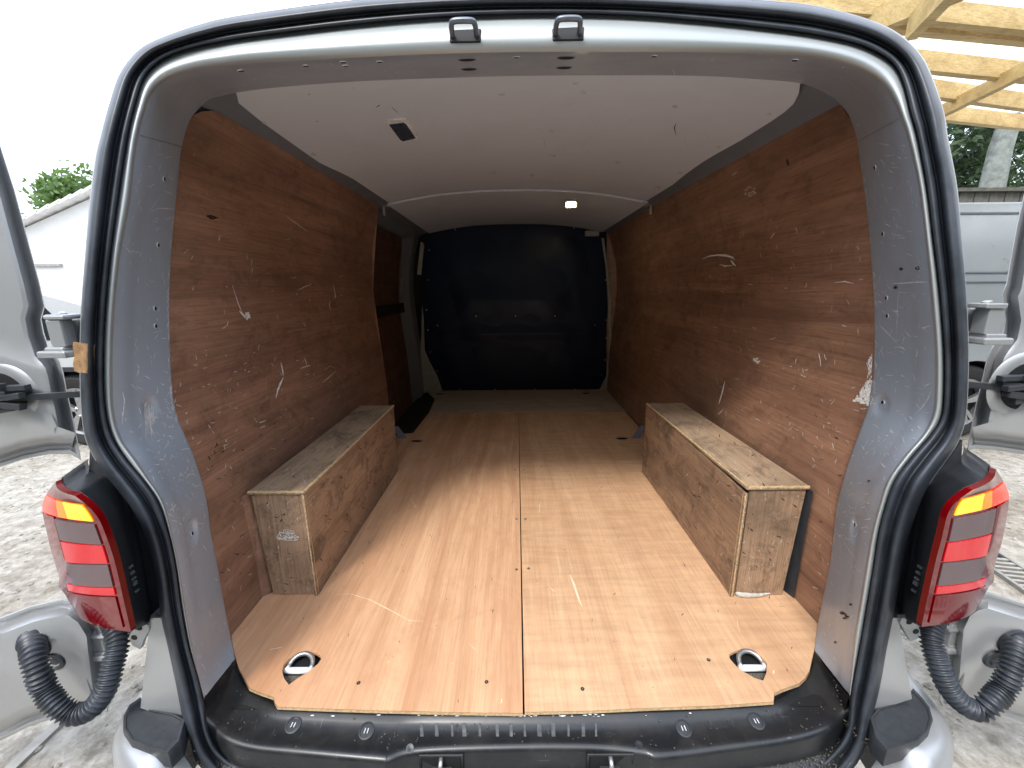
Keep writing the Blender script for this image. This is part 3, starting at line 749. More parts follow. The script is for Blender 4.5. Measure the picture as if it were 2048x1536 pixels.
lf = [F(*q) for q in left_front]; rf = [F(*q) for q in right_front]
small = lambda u, v, ru, rv, z=zf: [F(u+ru*math.cos(a), v+rv*math.sin(a), z) for a in [6.2832*k/12 for k in range(12)]]
pl = MB().plate([Vector((CX-.748, 1.0, zf)), Vector((CX-.748, 1.9, zf)), Vector((CX-.748, 2.26, zf)), PZ(838, 866, zf), PZ(870, 827, zf), Vector((seamy(YS), YS, zf))][0:0]+
    [Vector((CX-.745, .83, zf))]+lf+[Vector((seamy(YS)-.001, YS, zf)), Vector((PZ(856, 828, zf).x, YS, zf)), PZ(826, 866, zf), PZ(800, 868, zf), Vector((CX-.745, 2.2, zf))],
    [[F(*q) for q in holeL], small(833, 881, 13, 3.2)], .007)
fl1 = pl.build('floor_panel', FLA, van, label='left ply floor sheet with long streaky grain')
pr = MB().plate(rf+[Vector((CX+.745, .84, zf)), Vector((CX+.76, YS, zf)), Vector((seamy(YS)+.0015, YS, zf))], [[F(*q) for q in holeR], small(1244, 876, 13, 3.2)], .007)
fl2 = pr.build('floor_panel', FLB, van, label='right ply floor sheet with faint cross banding')
pf = MB().plate([Vector((PZ(858, 826, zf).x, YS+.004, zf+.002)), Vector((CX+.765, YS+.004, zf+.002)), Vector((CX+.775, YB, zf+.002)), Vector((CX-.775, YB, zf+.002)), PZ(870, 798, zf+.002)],
    [small(880, 787, 10, 2, zf+.002), small(1172, 786, 10, 2, zf+.002)], .008)
pf.build('floor_panel', FLC, van, label='dull grey brown ply floor sheet by the bulkhead')
# raw edge of the sheets at the front, two pale plies
for pts in (lf, rf):
    q = MB(); q.grid([[p+Vector((0, -.0012, -.0004)) for p in pts], [p+Vector((0, -.0012, -.0066)) for p in pts]]); q.build('sheet_edge', EDGE, van)
MB().box((CX, 2.0, zf-.03), (1.62, 2.66, .02)).build('steel_floor', DARK, van)
MB().box((CX, .80, zf-.045), (1.30, .3, .02)).build('steel_floor', RAIL, van)
# step well by the sliding door
MB().box((CX-.84, 2.75, zf-.12), (.3, .95, .02)).build('door_step', DARK, van)
# lashing rings in the cut-outs
def lashing(cu, cv, flip):
    c = F(cu, cv, zf-.016)
    q = MB(); q.disc(c+Vector((0, 0, -.012)), (0, 0, 1), [(.062, .012), (.055, .004), (.045, 0), (.02, 0), (.0005, 0)], 30); cup = q.build('lashing_eye', SILVER, van, smooth=True)
    r = MB(); pts = []
    for k in range(15):
        a = math.pi*k/14; pts.append(c+Vector((math.cos(a)*.027*flip, -.006+math.sin(a)*.024, .004+.010*math.sin(a))))
    r.tube([pts[0]+Vector((0, -.012, 0))]+pts+[pts[-1]+Vector((0, -.012, 0))], .0055, 10); r.build('ring', STEEL, cup, smooth='all')
    MB().tube([c+Vector((-.034, -.016, .002)), c+Vector((.034, -.016, .002))], .007, 10).build('ring_bar', LAMP_TRIM, cup, smooth='all')
    MB().box(c+Vector((.0, -.036, -.004)), (.07, .02, .006)).build('grit_patch', DIRT, cup)
lashing(604, 1330, 1); lashing(1499, 1325, 1)
SCREWM = plain('dark_screw', (.07, .065, .07), .4, .5)
scr_px = [(717, 1366), (973, 1364), (1417, 1320), (1165, 1378), (1033, 1038), (1051, 1038), (1033, 1139), (1057, 1137), (1030, 940), (1047, 940)]
for u, v in scr_px:
    p = F(u, v, zf); par = fl1 if p.x < .035 else fl2
    MB().disc(p, (0, 0, 1), [(.0042, -.0005), (.0042, .0008), (.0022, .0010), (.0008, .0004)], 12).build('screw', SCREWM, par)
    MB().disc(p, (0, 0, 1), [(.0019, .0006), (.0017, .0013)], 4).build('screw_recess', STEEL, par)

# wheel arch boxes
def wheel_box(side, tfo, tfi, bfo, bfi, tbi, bbi, label, gap=0):
    ZT = -.518
    fi = PZ(*bfi, zf); yf = fi.y; yb = PZ(*bbi, zf).y; xi = (fi.x+PZ(*bbi, zf).x)/2
    a_in = PX(*tfi, xi); ZT = a_in.z
    xo = CX+side*.738
    xin = lambda y: lerp(fi.x, PZ(*bbi, zf).x, (y-yf)/(yb-yf))
    T = .009
    bx = thing  # noqa
    root = MB()
    # carcass in thirds: side sheet, top sheet, front sheet, all with separate edges
    top = MB().plate([Vector((xin(yf)-side*.002, yf-.004, ZT)), Vector((xo, yf-.004, ZT)), Vector((xo, yb, ZT)), Vector((xin(yb)-side*.002, yb, ZT))], thick=T)
    sidep = MB(); n = 20
    def wob(k): return .0012*math.sin(k*1.9)+.0008*math.sin(k*4.1)
    ztop = lambda y: ZT-T-.001-(gap*(1-(y-yf)/(yb-yf))**2 if gap else 0)
    inn = lambda y: xin(y)-side*(gap*.6*(1-(y-yf)/(yb-yf))**3 if gap else 0)
    o1 = [[Vector((inn(yf+(yb-yf)*k/n)+side*.0, yf+(yb-yf)*k/n-.003, z)) for k in range(n+1)] for z in (zf+.001, )]
    rows = []
    for kz in range(6):
        rows.append([Vector((inn(yf+(yb-yf)*k/n), yf-.003+(yb-yf)*k/n, lerp(zf+.001, ztop(yf+(yb-yf)*k/n), kz/5))) for k in range(n+1)])
    bkr = [[p+Vector((side*T, 0, 0)) for p in r] for r in rows]
    sidep.grid(rows); sidep.grid(bkr); sidep.grid([rows[0], bkr[0]]); sidep.grid([rows[-1], bkr[-1]])
    sidep.grid([[r[0] for r in rows], [r[0] for r in bkr]]); sidep.grid([[r[-1] for r in rows], [r[-1] for r in bkr]])
    front = MB().plate([Vector((xin(yf)+side*(T+.001), yf+.002, zf+.002)), Vector((xo-side*.02, yf+.002, zf+.002)), Vector((xo-side*.004, yf+.002, ZT-T-.001)), Vector((xin(yf)+side*(T+.001), yf+.002, ZT-T-.001))], thick=T, dirv=(0, 1, 0))
    backp = MB().plate([Vector((xin(yb)+side*(T+.001), yb-T-.002, zf+.002)), Vector((xo, yb-T-.002, zf+.002)), Vector((xo, yb-T-.002, ZT-T-.001)), Vector((xin(yb)+side*(T+.001), yb-T-.002, ZT-T-.001))], thick=T, dirv=(0, 1, 0))
    base = top.build('wheel_arch_box', BOXT, van, bevel=.0015, label=label)
    sidep.build('side_sheet', BOXW, base); front.build('front_sheet', BOXF, base); backp.build('back_sheet', BOXW, base)
    # frayed pale edges
    e = MB(); rnd = random.Random(5+side)
    def frayed(a, b, w, nrm, n=70):
        pts = [a.lerp(b, k/n) for k in range(n+1)]; r0 = []; r1 = []
        wd = Vector(nrm)
        for p in pts:
            q = rnd.uniform(.25, 1.0); r0.append(p+wd*w*q); r1.append(p-wd*w*.15)
        e.grid([r0, r1])
    up = Vector((0, 0, .0008)); ot = Vector((-side*.0008, 0, 0)); ft = Vector((0, -.0008, 0))
    A = Vector((xin(yf)-side*.002, yf-.004, ZT)); B = Vector((xin(yb)-side*.002, yb, ZT))
    frayed(A+up, B+up, .006, (side, 0, 0), 140); frayed(A+ot, B+ot, .005, (0, 0, -1), 90)
    Cc = Vector((xo, yf-.004, ZT)); frayed(A+ft, Cc+ft, .006, (0, 0, -1), 40); frayed(A+up, Cc+up, .006, (0, 1, 0), 40)
    D = Vector((inn(yf)+side*.0045, yf-.0038, zf+.002)); E = Vector((inn(yf)+side*.0045, yf-.0038, ztop(yf))); frayed(D, E, .0035, (-side, 0, 0), 80)
    D2 = D+Vector((-side*.0055, .004, 0)); E2 = E+Vector((-side*.0055, .004, 0)); frayed(D2, E2, .004, (0, 1, 0), 70)
    e.build('frayed_edge', EDGE, base, fix=False)
    # fixing batten against the wall
    p0 = PZ(bfo[0]-side*(-2), bfo[1]+2, zf)
    bt = MB(); bt.plate([Vector((xo-side*(.016 if side < 0 else .004), yf+.016, zf+.001)), Vector((xo+side*(.012 if side < 0 else .004), yf-.012, zf+.001)), Vector((xo+side*(.012 if side < 0 else .004), yf-.012, ZT-.01)), Vector((xo-side*.0, yf+.016, ZT-.01))], thick=.012, dirv=(0, 1, 0))
    bt.build('batten', WALLW if side < 0 else CHAR, base)
    return top, sidep, front
bxL = wheel_box(-1, (485, 983), (607, 985), (522, 1193), (637, 1190), (783, 810), (797, 940), 'left worn ply wheel arch box with white scuff on its end')
bxR = wheel_box(1, (1615, 970), (1490, 970), (1577, 1188), (1464, 1192), (1290, 808), (1283, 943), 'right worn ply wheel arch box with sprung side sheet', gap=.010)
# flap of grey seat bracket behind the boxes
for u, v, s in ((797, 872, -1), (1280, 872, 1)):
    p = F(u, v+5, zf); q = MB(); q.plate([p, p+Vector((-s*.05, 0, 0)), p+Vector((0, .01, .07)), p+Vector((s*.03, .01, .07))], thick=.006, dirv=(0, 1, 0)); q.build('floor_bracket', RAIL, van)

# ------------------------------------------------------------------ sill
A_ = [(470,1318),(478,1345),(492,1372),(520,1390),(560,1412),(650,1418),(760,1421),(790,1422),(850,1424),(1047,1426),(1200,1422),(1305,1417),(1330,1415),(1420,1412),(1540,1404),(1585,1375),(1612,1352),(1626,1322),(1629,1301)]
B_ = [(406,1394),(412,1425),(430,1449),(460,1472),(510,1487),(600,1496),(758,1510),(778,1511),(840,1494),(1047,1487),(1195,1488),(1285,1497),(1325,1504),(1478,1485),(1581,1470),(1645,1451),(1680,1425),(1696,1405),(1698,1392)]
n_ = len(A_)
Az = [-.838, -.848, -.852]+[-.853]*(n_-6)+[-.852, -.848, -.838]
Bz = [-.80, -.835, -.855, -.862]+[-.866]*(n_-8)+[-.862, -.855, -.835, -.80]
A3 = crom([tuple(F(*q, z)) for q, z in zip(A_, Az)], 8); B3 = crom([tuple(F(*q, z)) for q, z in zip(B_, Bz)], 8)
A3 = [Vector(p) for p in A3]; B3 = [Vector(p) for p in B3]
rows = [[p+Vector((0, .02, -.02)) for p in A3]]
for k in range(9):
    s = k/8; rows.append([a.lerp(b, s)+Vector((0, 0, -.006*math.sin(math.pi*s)*(1 if s < .9 else 0)+.003*(1 if .0 < s < .2 else 0))) for a, b in zip(A3, B3)])
rows.append([p+Vector((0, -.006, -.003)) for p in B3]); rows.append([p+Vector((0, -.010, -.010)) for p in B3]); rows.append([p+Vector((0, -.013, -.045)) for p in B3])
rows.append([p+Vector((0, -.019, -.052)) for p in B3]); rows.append([p+Vector((0, -.045, -.054)) for p in B3])
mSill = MB().grid(rows); sill = mSill.build('sill_cover', BLACKP, van, smooth='all')
bvS = mSill.bvh()
def hit(bv, u, v):
    r = ray(u, v).normalized(); h = bv.ray_cast(Vector((0, 0, 0)), r)
    if h[0] is None: return None
    n = h[1]
    if n.dot(r) > 0: n = -n
    return h[0], n
# cheeks closing the corner between pillar foot, sill and floor
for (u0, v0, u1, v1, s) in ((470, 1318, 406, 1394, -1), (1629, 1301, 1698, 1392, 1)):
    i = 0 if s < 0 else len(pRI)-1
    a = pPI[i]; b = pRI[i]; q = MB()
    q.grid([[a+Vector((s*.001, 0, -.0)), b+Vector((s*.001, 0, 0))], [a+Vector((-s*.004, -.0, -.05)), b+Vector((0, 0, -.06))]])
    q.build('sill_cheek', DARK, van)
for (u, v) in ((587, 1450), (733, 1462), (1367, 1457), (1512, 1442)):
    h = hit(bvS, u, v)
    if h:
        q = MB(); q.disc(h[0], h[1], [(.0155, 0), (.0155, .002), (.0125, .0025), (.012, .001), (.0003, .001)], 26); c = q.build('sill_plug', CHAR, van, smooth=True)
        for dx in (-.003, .003): MB().box(h[0]+h[1]*.0016+Vector((dx, 0, 0)), (.0016, .010, .001), Matrix.Rotation(0, 3, 'X')).build('plug_slot', SCR, c)
for (u, v) in ((820, 1497), (1278, 1490)):
    h = hit(bvS, u, v)
    if h: MB().disc(h[0], h[1], [(.0075, 0), (.0075, .0016), (.003, .0018), (.001, .0005)], 18).build('sill_screw', CHAR, van, smooth=True)
# sill ribs in the middle (pale worn bars)
rm = MB(); rnd = random.Random(3)
for k in range(13):
    u = 845+k*29+rnd.uniform(-4, 4)
    for dv in range(1):
        h0 = hit(bvS, u, 1447); h1 = hit(bvS, u+1, 1474)
        if h0 and h1:
            w_ = rnd.uniform(.002, .0045); up = Vector((0, 0, .0012))
            rm.add([h0[0]+up-Vector((w_, 0, 0)), h0[0]+up+Vector((w_, 0, 0)), h1[0]+up+Vector((w_, 0, 0)), h1[0]+up-Vector((w_, 0, 0))], [(0, 1, 2, 3)])
rm.build('worn_ribs', plain('worn_sill_plastic', (.07, .075, .08), .5, var=.6, vs=90), van, fix=False, kind='stuff')
# white chips under the ply edge
cm = MB()
for k in range(60):
    u = rnd.uniform(880, 1240) if k < 50 else rnd.uniform(560, 1500)
    h = hit(bvS, u, rnd.uniform(1427, 1434))
    if h:
        s = rnd.uniform(.001, .003); c = h[0]+Vector((0, 0, .001))
        cm.add([c+Vector((s*math.cos(a)*1.6, s*math.sin(a)*.5, rnd.uniform(0, .001))) for a in (0, 1.2, 2.4, 3.6, 4.9)], [(0, 1, 2, 3, 4)])
cm.build('paint_chips', SCUFFW, van, fix=False, kind='stuff')
# grit along the trough
gm = MB()
for k in range(2600):
    i = rnd.randrange(len(B3)); p = B3[i]+Vector((rnd.uniform(-.01, .01), -.010-abs(rnd.gauss(0, .018)), -.050+rnd.uniform(0, .003))) if rnd.random() < .95 else A3[i].lerp(B3[i], rnd.random()**.5)+Vector((rnd.uniform(-.01, .01), 0, .000))
    s = rnd.uniform(.0006, .0022); gm.add([p+Vector((s, 0, 0)), p+Vector((0, s, 0)), p+Vector((-s, 0, 0)), p+Vector((0, -s, 0)), p+Vector((0, 0, s))], [(0, 1, 4), (1, 2, 4), (2, 3, 4), (3, 0, 4)])
gm.build('sill_grit', DIRT, van, fix=False, kind='stuff')
# latch recesses in the front of the sill
for u0, u1 in ((842, 920), (1181, 1264)):
    i = min(range(len(B3)), key=lambda k: abs(B3[k].x-PZ((u0+u1)/2, 1490, -.866).x)); y = B3[i].y-.0155
    xa = PY(u0, 1500, y).x; xb = PY(u1, 1500, y).x; z1 = -.874; z0 = -.935
    q = MB()
    q.plate([(xa-.006, y, z0), (xb+.006, y, z0), (xb+.006, y, z1+.005), (xa-.006, y, z1+.005)], [[(xa, y, z0+.004), (xb, y, z0+.004), (xb, y, z1), (xa, y, z1)]], thick=.006, dirv=(0, 1, 0))
    lt = q.build('latch_recess', BLACKP, van, bevel=.002)
    MB().box(((xa+xb)/2, y+.004, (z0+z1)/2), (xb-xa-.002, .002, z1-z0-.008)).build('recess_back', DARK, lt)
    xm = (xa+xb)/2
    MB().tube([Vector((xm, y+.003, z1-.002)), Vector((xm, y-.010, z1-.008)), Vector((xm, y-.012, z1-.03)), Vector((xm, y, z1-.045))], .0045, 10).build('striker_pin', STEEL, lt, smooth='all')
    MB().box((xm, y-.002, z1-.03), (.04, .01, .008)).build('striker_plate', CHAR, lt, bevel=.001)

# ------------------------------------------------------------------ striker loops on the header, holes, marks
bvT, bvL, bvR, bvF = mT.bvh(), mL.bvh(), mR.bvh(), mF.bvh()
def frame_hit(u, v):
    best = None
    for bv in (bvT, bvL, bvR, bvF):
        h = hit(bv, u, v)
        if h and (best is None or h[0].length < best[0].length): best = h
    return best
for (uc, vc, vb) in ((931, 72, 60), (1136, 69, 56)):
    h = frame_hit(uc, vc)
    pts = [frame_hit(u, v) for u, v in ((uc-32, vb+3), (uc+32, vb), (uc+31, vb+26), (uc-31, vb+27))]
    q = MB(); n = h[1]
    q.plate([p[0]+n*.003 for p in pts], thick=.004, dirv=tuple(-n)); sk = q.build('striker_slot', DARK, van, bevel=.002)
    a = frame_hit(uc-26, vb+13)[0]; b = frame_hit(uc+22, vb+12)[0]
    out = Vector((0, -.55, .22)).normalized()
    P_ = [a-out*.008, a+out*.008, a+out*.020+(b-a)*.03, a+out*.026+(b-a)*.16, b+out*.026-(b-a)*.16, b+out*.020-(b-a)*.03, b+out*.008, b-out*.008]
    MB().tube([Vector(p) for p in crom([tuple(p) for p in P_], 5)], .0046, 12).build('striker_loop', LOOPM, sk, smooth='all')
def hole(u, v, r, name='drilled_hole', el=1.0):
    h = frame_hit(u, v)
    if not h: return
    o = MB().disc(h[0], h[1], [(r*1.25, -.0006), (r*1.2, .0008), (r, .0009)], 18, sx=el, ax=(1, 0, 0)).build(name, SCR if r < .006 else RAIL, van)
    MB().disc(h[0], h[1], [(r, .0006), (r*.98, .0013)], 18, sx=el, ax=(1, 0, 0)).build('hole_shadow', DARK, o)
for u, v in ((328, 358), (316, 490), (310, 617), (311, 652), (1750, 335), (1766, 468), (1773, 596), (1775, 632), (1766, 805), (384, 1067), (1711, 1050)): hole(u, v, .0042)
for u, v in ((482, 141), (612, 131), (686, 124), (691, 131), (759, 123), (1033, 114), (1308, 112), (1590, 120)): hole(u, v, .0055)
for u, v in ((934, 119), (938, 138), (1132, 115), (1128, 135)): hole(u, v, .0145)

bvWL, bvWR, bvC, bvC2 = bL.bvh(), bR.bvh(), mC.bvh(), mC2.bvh()
bvBox = [m.bvh() for m in bxL+bxR]; bvFl = [pl.bvh(), pr.bvh(), pf.bvh()]
def hit_any(bvs, u, v):
    best = None
    for bv in bvs:
        h = hit(bv, u, v)
        if h and (best is None or h[0].length < best[0].length): best = h
    return best
def ribbon(mb, bvs, pts, w, lift=.0009, jag=.5, rnd=random):
    L_ = []
    for u, v in pts:
        h = hit_any(bvs, u, v)
        if h is None: return
        L_.append(h)
    vs = []; n = len(L_)
    for i, (p, nn) in enumerate(L_):
        d = L_[min(i+1, n-1)][0]-L_[max(0, i-1)][0]
        if d.length > .25 or d.length < 1e-6: return
        s = d.normalized().cross(nn); k = math.sin(math.pi*(i+.35)/(n-.3)); ww = w*max(.12, k)*rnd.uniform(1-jag, 1+jag*.4)/2
        vs += [p+nn*lift+s*ww, p+nn*lift-s*ww]
    mb.add(vs, [(2*i, 2*i+1, 2*i+3, 2*i+2) for i in range(n-1)])
def random_marks(mb, bvs, region, count, lpx, w, angs, rnd, curve=.25):
    (u0, v0, u1, v1) = region
    for _ in range(count):
        u, v = rnd.uniform(u0, u1), rnd.uniform(v0, v1); a = R(rnd.choice(angs)+rnd.gauss(0, 14)); L_ = rnd.uniform(*lpx); c = rnd.uniform(-curve, curve)
        pts = []
        for k in range(6):
            pts.append((u, v)); u += math.cos(a)*L_/5; v += math.sin(a)*L_/5; a += c/5+rnd.uniform(-.12, .12)
        ribbon(mb, bvs, pts, rnd.uniform(*w)*1.25, rnd=rnd)
def patch(mb, bvs, poly, n=9, lift=.0009, rnd=random, keep=.85):
    us = [p[0] for p in poly]; vs_ = [p[1] for p in poly]
    def inside(u, v):
        c = False; j = len(poly)-1
        for i in range(len(poly)):
            (a, b), (e, f) = poly[i], poly[j]
            if (b > v) != (f > v) and u < (e-a)*(v-b)/(f-b)+a: c = not c
            j = i
        return c
    du = (max(us)-min(us))/n; dv = (max(vs_)-min(vs_))/n
    for i in range(n):
        for j in range(n):
            u = min(us)+du*(i+.5); v = min(vs_)+dv*(j+.5)
            if inside(u, v) and rnd.random() < keep:
                q = [hit_any(bvs, u+a*du*.62*rnd.uniform(.6, 1.1), v+b*dv*.62*rnd.uniform(.6, 1.1)) for a, b in ((-1, -1), (1, -1), (1, 1), (-1, 1))]
                if all(q): mb.add([h[0]+h[1]*lift for h in q], [(0, 1, 2, 3)])
rn = random.Random(11)
PB = [bvT, bvL, bvR]
m = MB()
for a_, b_2 in (((262, 263), (363, 299)), ((1820, 232), (1716, 288))):
    pts = [(lerp(a_[0], b_2[0], k/5), lerp(a_[1], b_2[1], k/5)) for k in range(-1, 7)]
    ribbon(m, PB, pts, .0035, jag=0)
m.build('panel_seam', DARK, van, fix=False)
m = MB()   # pillar scratches
ribbon(m, PB, [(258, 386), (275, 388), (296, 384), (311, 385), (320, 391)], .0030); ribbon(m, PB, [(320, 389), (312, 402), (303, 415), (298, 422)], .0024); ribbon(m, PB, [(304, 421), (318, 416), (332, 417), (347, 418)], .0034)
ribbon(m, PB, [(1785, 567), (1810, 566), (1835, 564), (1856, 564)], .0028); ribbon(m, PB, [(1759, 649), (1772, 662), (1784, 674), (1795, 686)], .003); ribbon(m, PB, [(1830, 830), (1845, 815), (1856, 800), (1864, 780)], .002)
ribbon(m, PB, [(1790, 695), (1800, 694), (1808, 697), (1813, 702)], .003); ribbon(m, PB, [(1833, 697), (1836, 705), (1833, 714)], .004); ribbon(m, PB, [(1801, 573), (1797, 600), (1795, 640), (1794, 668)], .0016)
ribbon(m, PB, [(1683, 1070), (1695, 1095), (1710, 1115), (1722, 1140)], .0014); ribbon(m, PB, [(1855, 840), (1866, 845), (1872, 846)], .003)
ribbon(m, PB, [(243, 850), (246, 820), (248, 800), (244, 783)], .003)
for k in range(9): ribbon(m, PB, [(288+k*2.2+rn.uniform(-1, 1), 805+rn.uniform(-5, 5)), (289+k*2.2, 835), (291+k*2.4, 865+rn.uniform(-20, 15))], .0022)
random_marks(m, PB, (240, 300, 345, 900), 110, (4, 20), (.0007, .0020), (90, 70, 110, 20), rn)
random_marks(m, PB, (300, 780, 420, 1060), 190, (2, 15), (.0007, .0024), (40, 60, 110, 140, 0), rn, 1.2)
random_marks(m, PB, (330, 1000, 470, 1380), 70, (4, 20), (.0006, .0018), (60, 110, 90), rn)
random_marks(m, PB, (1740, 280, 1850, 900), 120, (4, 22), (.0007, .0020), (90, 20, 0, 60), rn)
random_marks(m, PB, (1660, 850, 1850, 1100), 200, (2, 16), (.0007, .0022), (120, 140, 60, 90, 0), rn, 1.2)
random_marks(m, PB, (1640, 1080, 1740, 1380), 50, (4, 18), (.0006, .0016), (60, 110, 90), rn)
random_marks(m, PB, (380, 110, 1750, 250), 90, (3, 13), (.0008, .0022), (0, 20, 160, 60), rn)
for k in range(46):   # worn inner edges
    v = rn.uniform(420, 860); i = min(range(len(PIn)//2), key=lambda q: abs(PIn[q][1]-v)+(0 if PIn[q][0] < 600 else 999)); ribbon(m, PB, [(PIn[i][0]-2, v-8), (PIn[i][0]-3-rn.random()*3, v), (PIn[i][0]-3, v+9)], rn.uniform(.001, .0035))
for k in range(60):
    j = rn.randrange(350, len(PIn)-40); u, v = PIn[j]; ribbon(m, PB, [(u+2, v-8), (u+3+rn.random()*4, v), (u+3, v+9)], rn.uniform(.001, .004))
m.build('paint_scratches', SCR, van, fix=False, kind='stuff')
m = MB()
for (u, v, r) in ((1690, 1232, 8), (1684, 1226, 4), (1702, 1209, 3), (1671, 1285, 3), (1738, 962, 3), (1836, 536, 5), (1803, 538, 4), (1792, 575, 4)):
    patch(m, PB, [(u+r*math.cos(a), v+r*.8*math.sin(a)) for a in (0, .9, 1.8, 2.7, 3.6, 4.5, 5.4)], 4, rnd=rn, keep=.8)
m.build('paint_chips', DARK, van, fix=False, kind='stuff')

W = [bvWL, bvWR]
m = MB()   # wall scuffs
S = lambda *p, w=.004: ribbon(m, W+bvBox, list(p), w)
S((1405, 518), (1420, 512), (1436, 510), (1452, 511), (1466, 515), (1470, 520), w=.008); S((1462, 520), (1466, 526), (1472, 532), w=.008); S((1438, 528), (1450, 532), (1466, 531), w=.004)
S((1450, 763), (1446, 780), (1442, 795), (1438, 808), w=.012); S((1447, 818), (1442, 824), (1436, 829), w=.005)
S((1236, 520), (1265, 514), (1290, 512), (1318, 508), w=.004); S((1228, 532), (1260, 530), (1300, 527), (1322, 526), w=.004)
S((1638, 706), (1641, 720), (1642, 733), w=.003); S((1670, 565), (1690, 563), (1708, 567), w=.003)
S((1550, 465), (1545, 472), (1541, 478), w=.003); S((1464, 351), (1470, 347), (1475, 343), w=.003)
S((561, 725), (563, 733), (565, 742), (566, 752), w=.006); S((566, 755), (560, 768), (555, 780), (551, 797), w=.009)
S((667, 568), (668, 580), (671, 592), (668, 598), w=.008); S((660, 600), (658, 610), (661, 620), w=.006)
S((464, 570), (470, 590), (477, 610), (486, 632), w=.003); S((478, 622), (486, 630), (494, 640), w=.007)
S((572, 432), (585, 442), (600, 452), (614, 463), w=.002); S((596, 580), (608, 574), (622, 568), w=.003); S((648, 740), (660, 732), (672, 737), w=.002)
S((645, 765), (656, 756), (671, 742), w=.003); S((600, 737), (612, 733), (620, 731), w=.005); S((608, 716), (611, 722), (613, 730), w=.004)
patch(m, W, [(490, 625), (498, 626), (500, 636), (492, 640)], 4, rnd=rn)
patch(m, W, [(1508, 716), (1519, 717), (1521, 725), (1512, 727), (1507, 722)], 4, rnd=rn)
patch(m, W, [(1745, 708), (1744, 745), (1735, 756), (1738, 735), (1733, 728)], 9, rnd=rn, keep=.8)
patch(m, W, [(1745, 752), (1742, 812), (1728, 808), (1706, 802), (1718, 790), (1725, 776), (1734, 764)], 14, rnd=rn, keep=.9)
patch(m, bvBox, [(552, 1076), (560, 1062), (572, 1058), (588, 1062), (594, 1078), (580, 1081), (560, 1080)], 20, rnd=rn, keep=.4)
patch(m, bvBox, [(548, 1074), (560, 1076), (598, 1071), (596, 1081), (570, 1081)], 16, rnd=rn, keep=.6)
m.build('white_scuffs', SCUFFW, van, fix=False, kind='stuff')
m = MB()
random_marks(m, W, (360, 450, 790, 900), 70, (4, 16), (.0012, .0035), (90, 70, 110, 150), rn)
random_marks(m, W, (350, 700, 700, 1240), 120, (3, 14), (.001, .003), (90, 60, 120, 150, 10), rn)
random_marks(m, W, (1230, 450, 1740, 900), 130, (3, 16), (.0012, .0035), (90, 70, 110, 20, 0), rn)
random_marks(m, W, (1450, 820, 1700, 1200), 80, (3, 14), (.001, .003), (90, 60, 120, 30), rn)
random_marks(m, bvBox, (490, 830, 790, 1190), 110, (3, 12), (.0008, .0026), (90, 60, 120, 150), rn)
random_marks(m, bvBox, (1290, 830, 1610, 1190), 110, (3, 12), (.0008, .0026), (90, 60, 120, 30), rn)
patch(m, W, [(1490, 380), (1500, 373), (1512, 376), (1514, 388), (1500, 393), (1490, 390)], 7, rnd=rn, keep=.45)
m.build('faint_scuffs', SCUFF, van, fix=False, kind='stuff')
m = MB()
patch(m, W, [(413, 430), (424, 430), (436, 436), (424, 439), (416, 436)], 6, rnd=rn, keep=1)
ribbon(m, W, [(1574, 318), (1576, 325), (1578, 332)], .012)
random_marks(m, W, (400, 820, 640, 1150), 40, (3, 12), (.001, .003), (20, 150, 60), rn)
random_marks(m, W, (1280, 820, 1690, 1230), 60, (3, 14), (.001, .003), (20, 60, 120), rn)
random_marks(m, bvBox, (490, 830, 790, 1190), 70, (3, 12), (.001, .0035), (20, 60, 130), rn)
random_marks(m, bvBox, (1290, 830, 1610, 1190), 80, (3, 14), (.001, .0035), (60, 130, 30), rn)
random_marks(m, bvFl, (560, 900, 1600, 1400), 70, (3, 9), (.0006, .0018), (90, 60, 120), rn)
m.build('dark_marks', BROWNMK, van, fix=False, kind='stuff')
m = MB()   # ceiling marks
for u, v in ((1003, 188), (1101, 262), (1350, 212), (1235, 324), (1105, 311), (1062, 350), (528, 245), (626, 308), (685, 349), (1538, 228), (1437, 294), (1361, 345), (1316, 375), (1165, 184), (985, 345), (742, 384), (1340, 376), (1150, 165)):
    patch(m, [bvC, bvC2], [(u-6, v), (u, v-3), (u+6, v-1), (u+5, v+3), (u-3, v+3)], 4, rnd=rn, keep=.6)
random_marks(m, [bvC, bvC2], (600, 170, 1500, 440), 40, (4, 22), (.0008, .002), (30, 60, 10, 150), rn, .2)
m.build('ceiling_scuffs', plain('pale_ceiling_scuff', (.5, .5, .5), .7), van, fix=False, kind='stuff')
m = MB()
ribbon(m, [bvC], [(1352, 246), (1349, 254), (1350, 262), (1353, 270)], .004); ribbon(m, [bvC], [(752, 214), (757, 211), (760, 209)], .003); ribbon(m, [bvC], [(783, 213), (790, 220), (797, 226)], .0025)
for u, v in ((618, 188), (634, 242), (1108, 312)): ribbon(m, [bvC], [(u-2, v), (u, v), (u+2, v)], .004)
m.build('ceiling_dark_marks', DARK, van, fix=False, kind='stuff')
m = MB()
random_marks(m, bvFl, (560, 950, 1600, 1400), 16, (6, 30), (.0008, .002), (90, 30, 150), rn, .5)
ribbon(m, bvFl, [(670, 1190), (700, 1188), (740, 1200), (775, 1218), (820, 1242), (850, 1243)], .002); ribbon(m, bvFl, [(1140, 1150), (1148, 1170), (1158, 1200), (1165, 1215)], .009); 
m.build('floor_scuffs', plain('pale_floor_rub', (.80, .60, .42), .6), van, fix=False, kind='stuff')

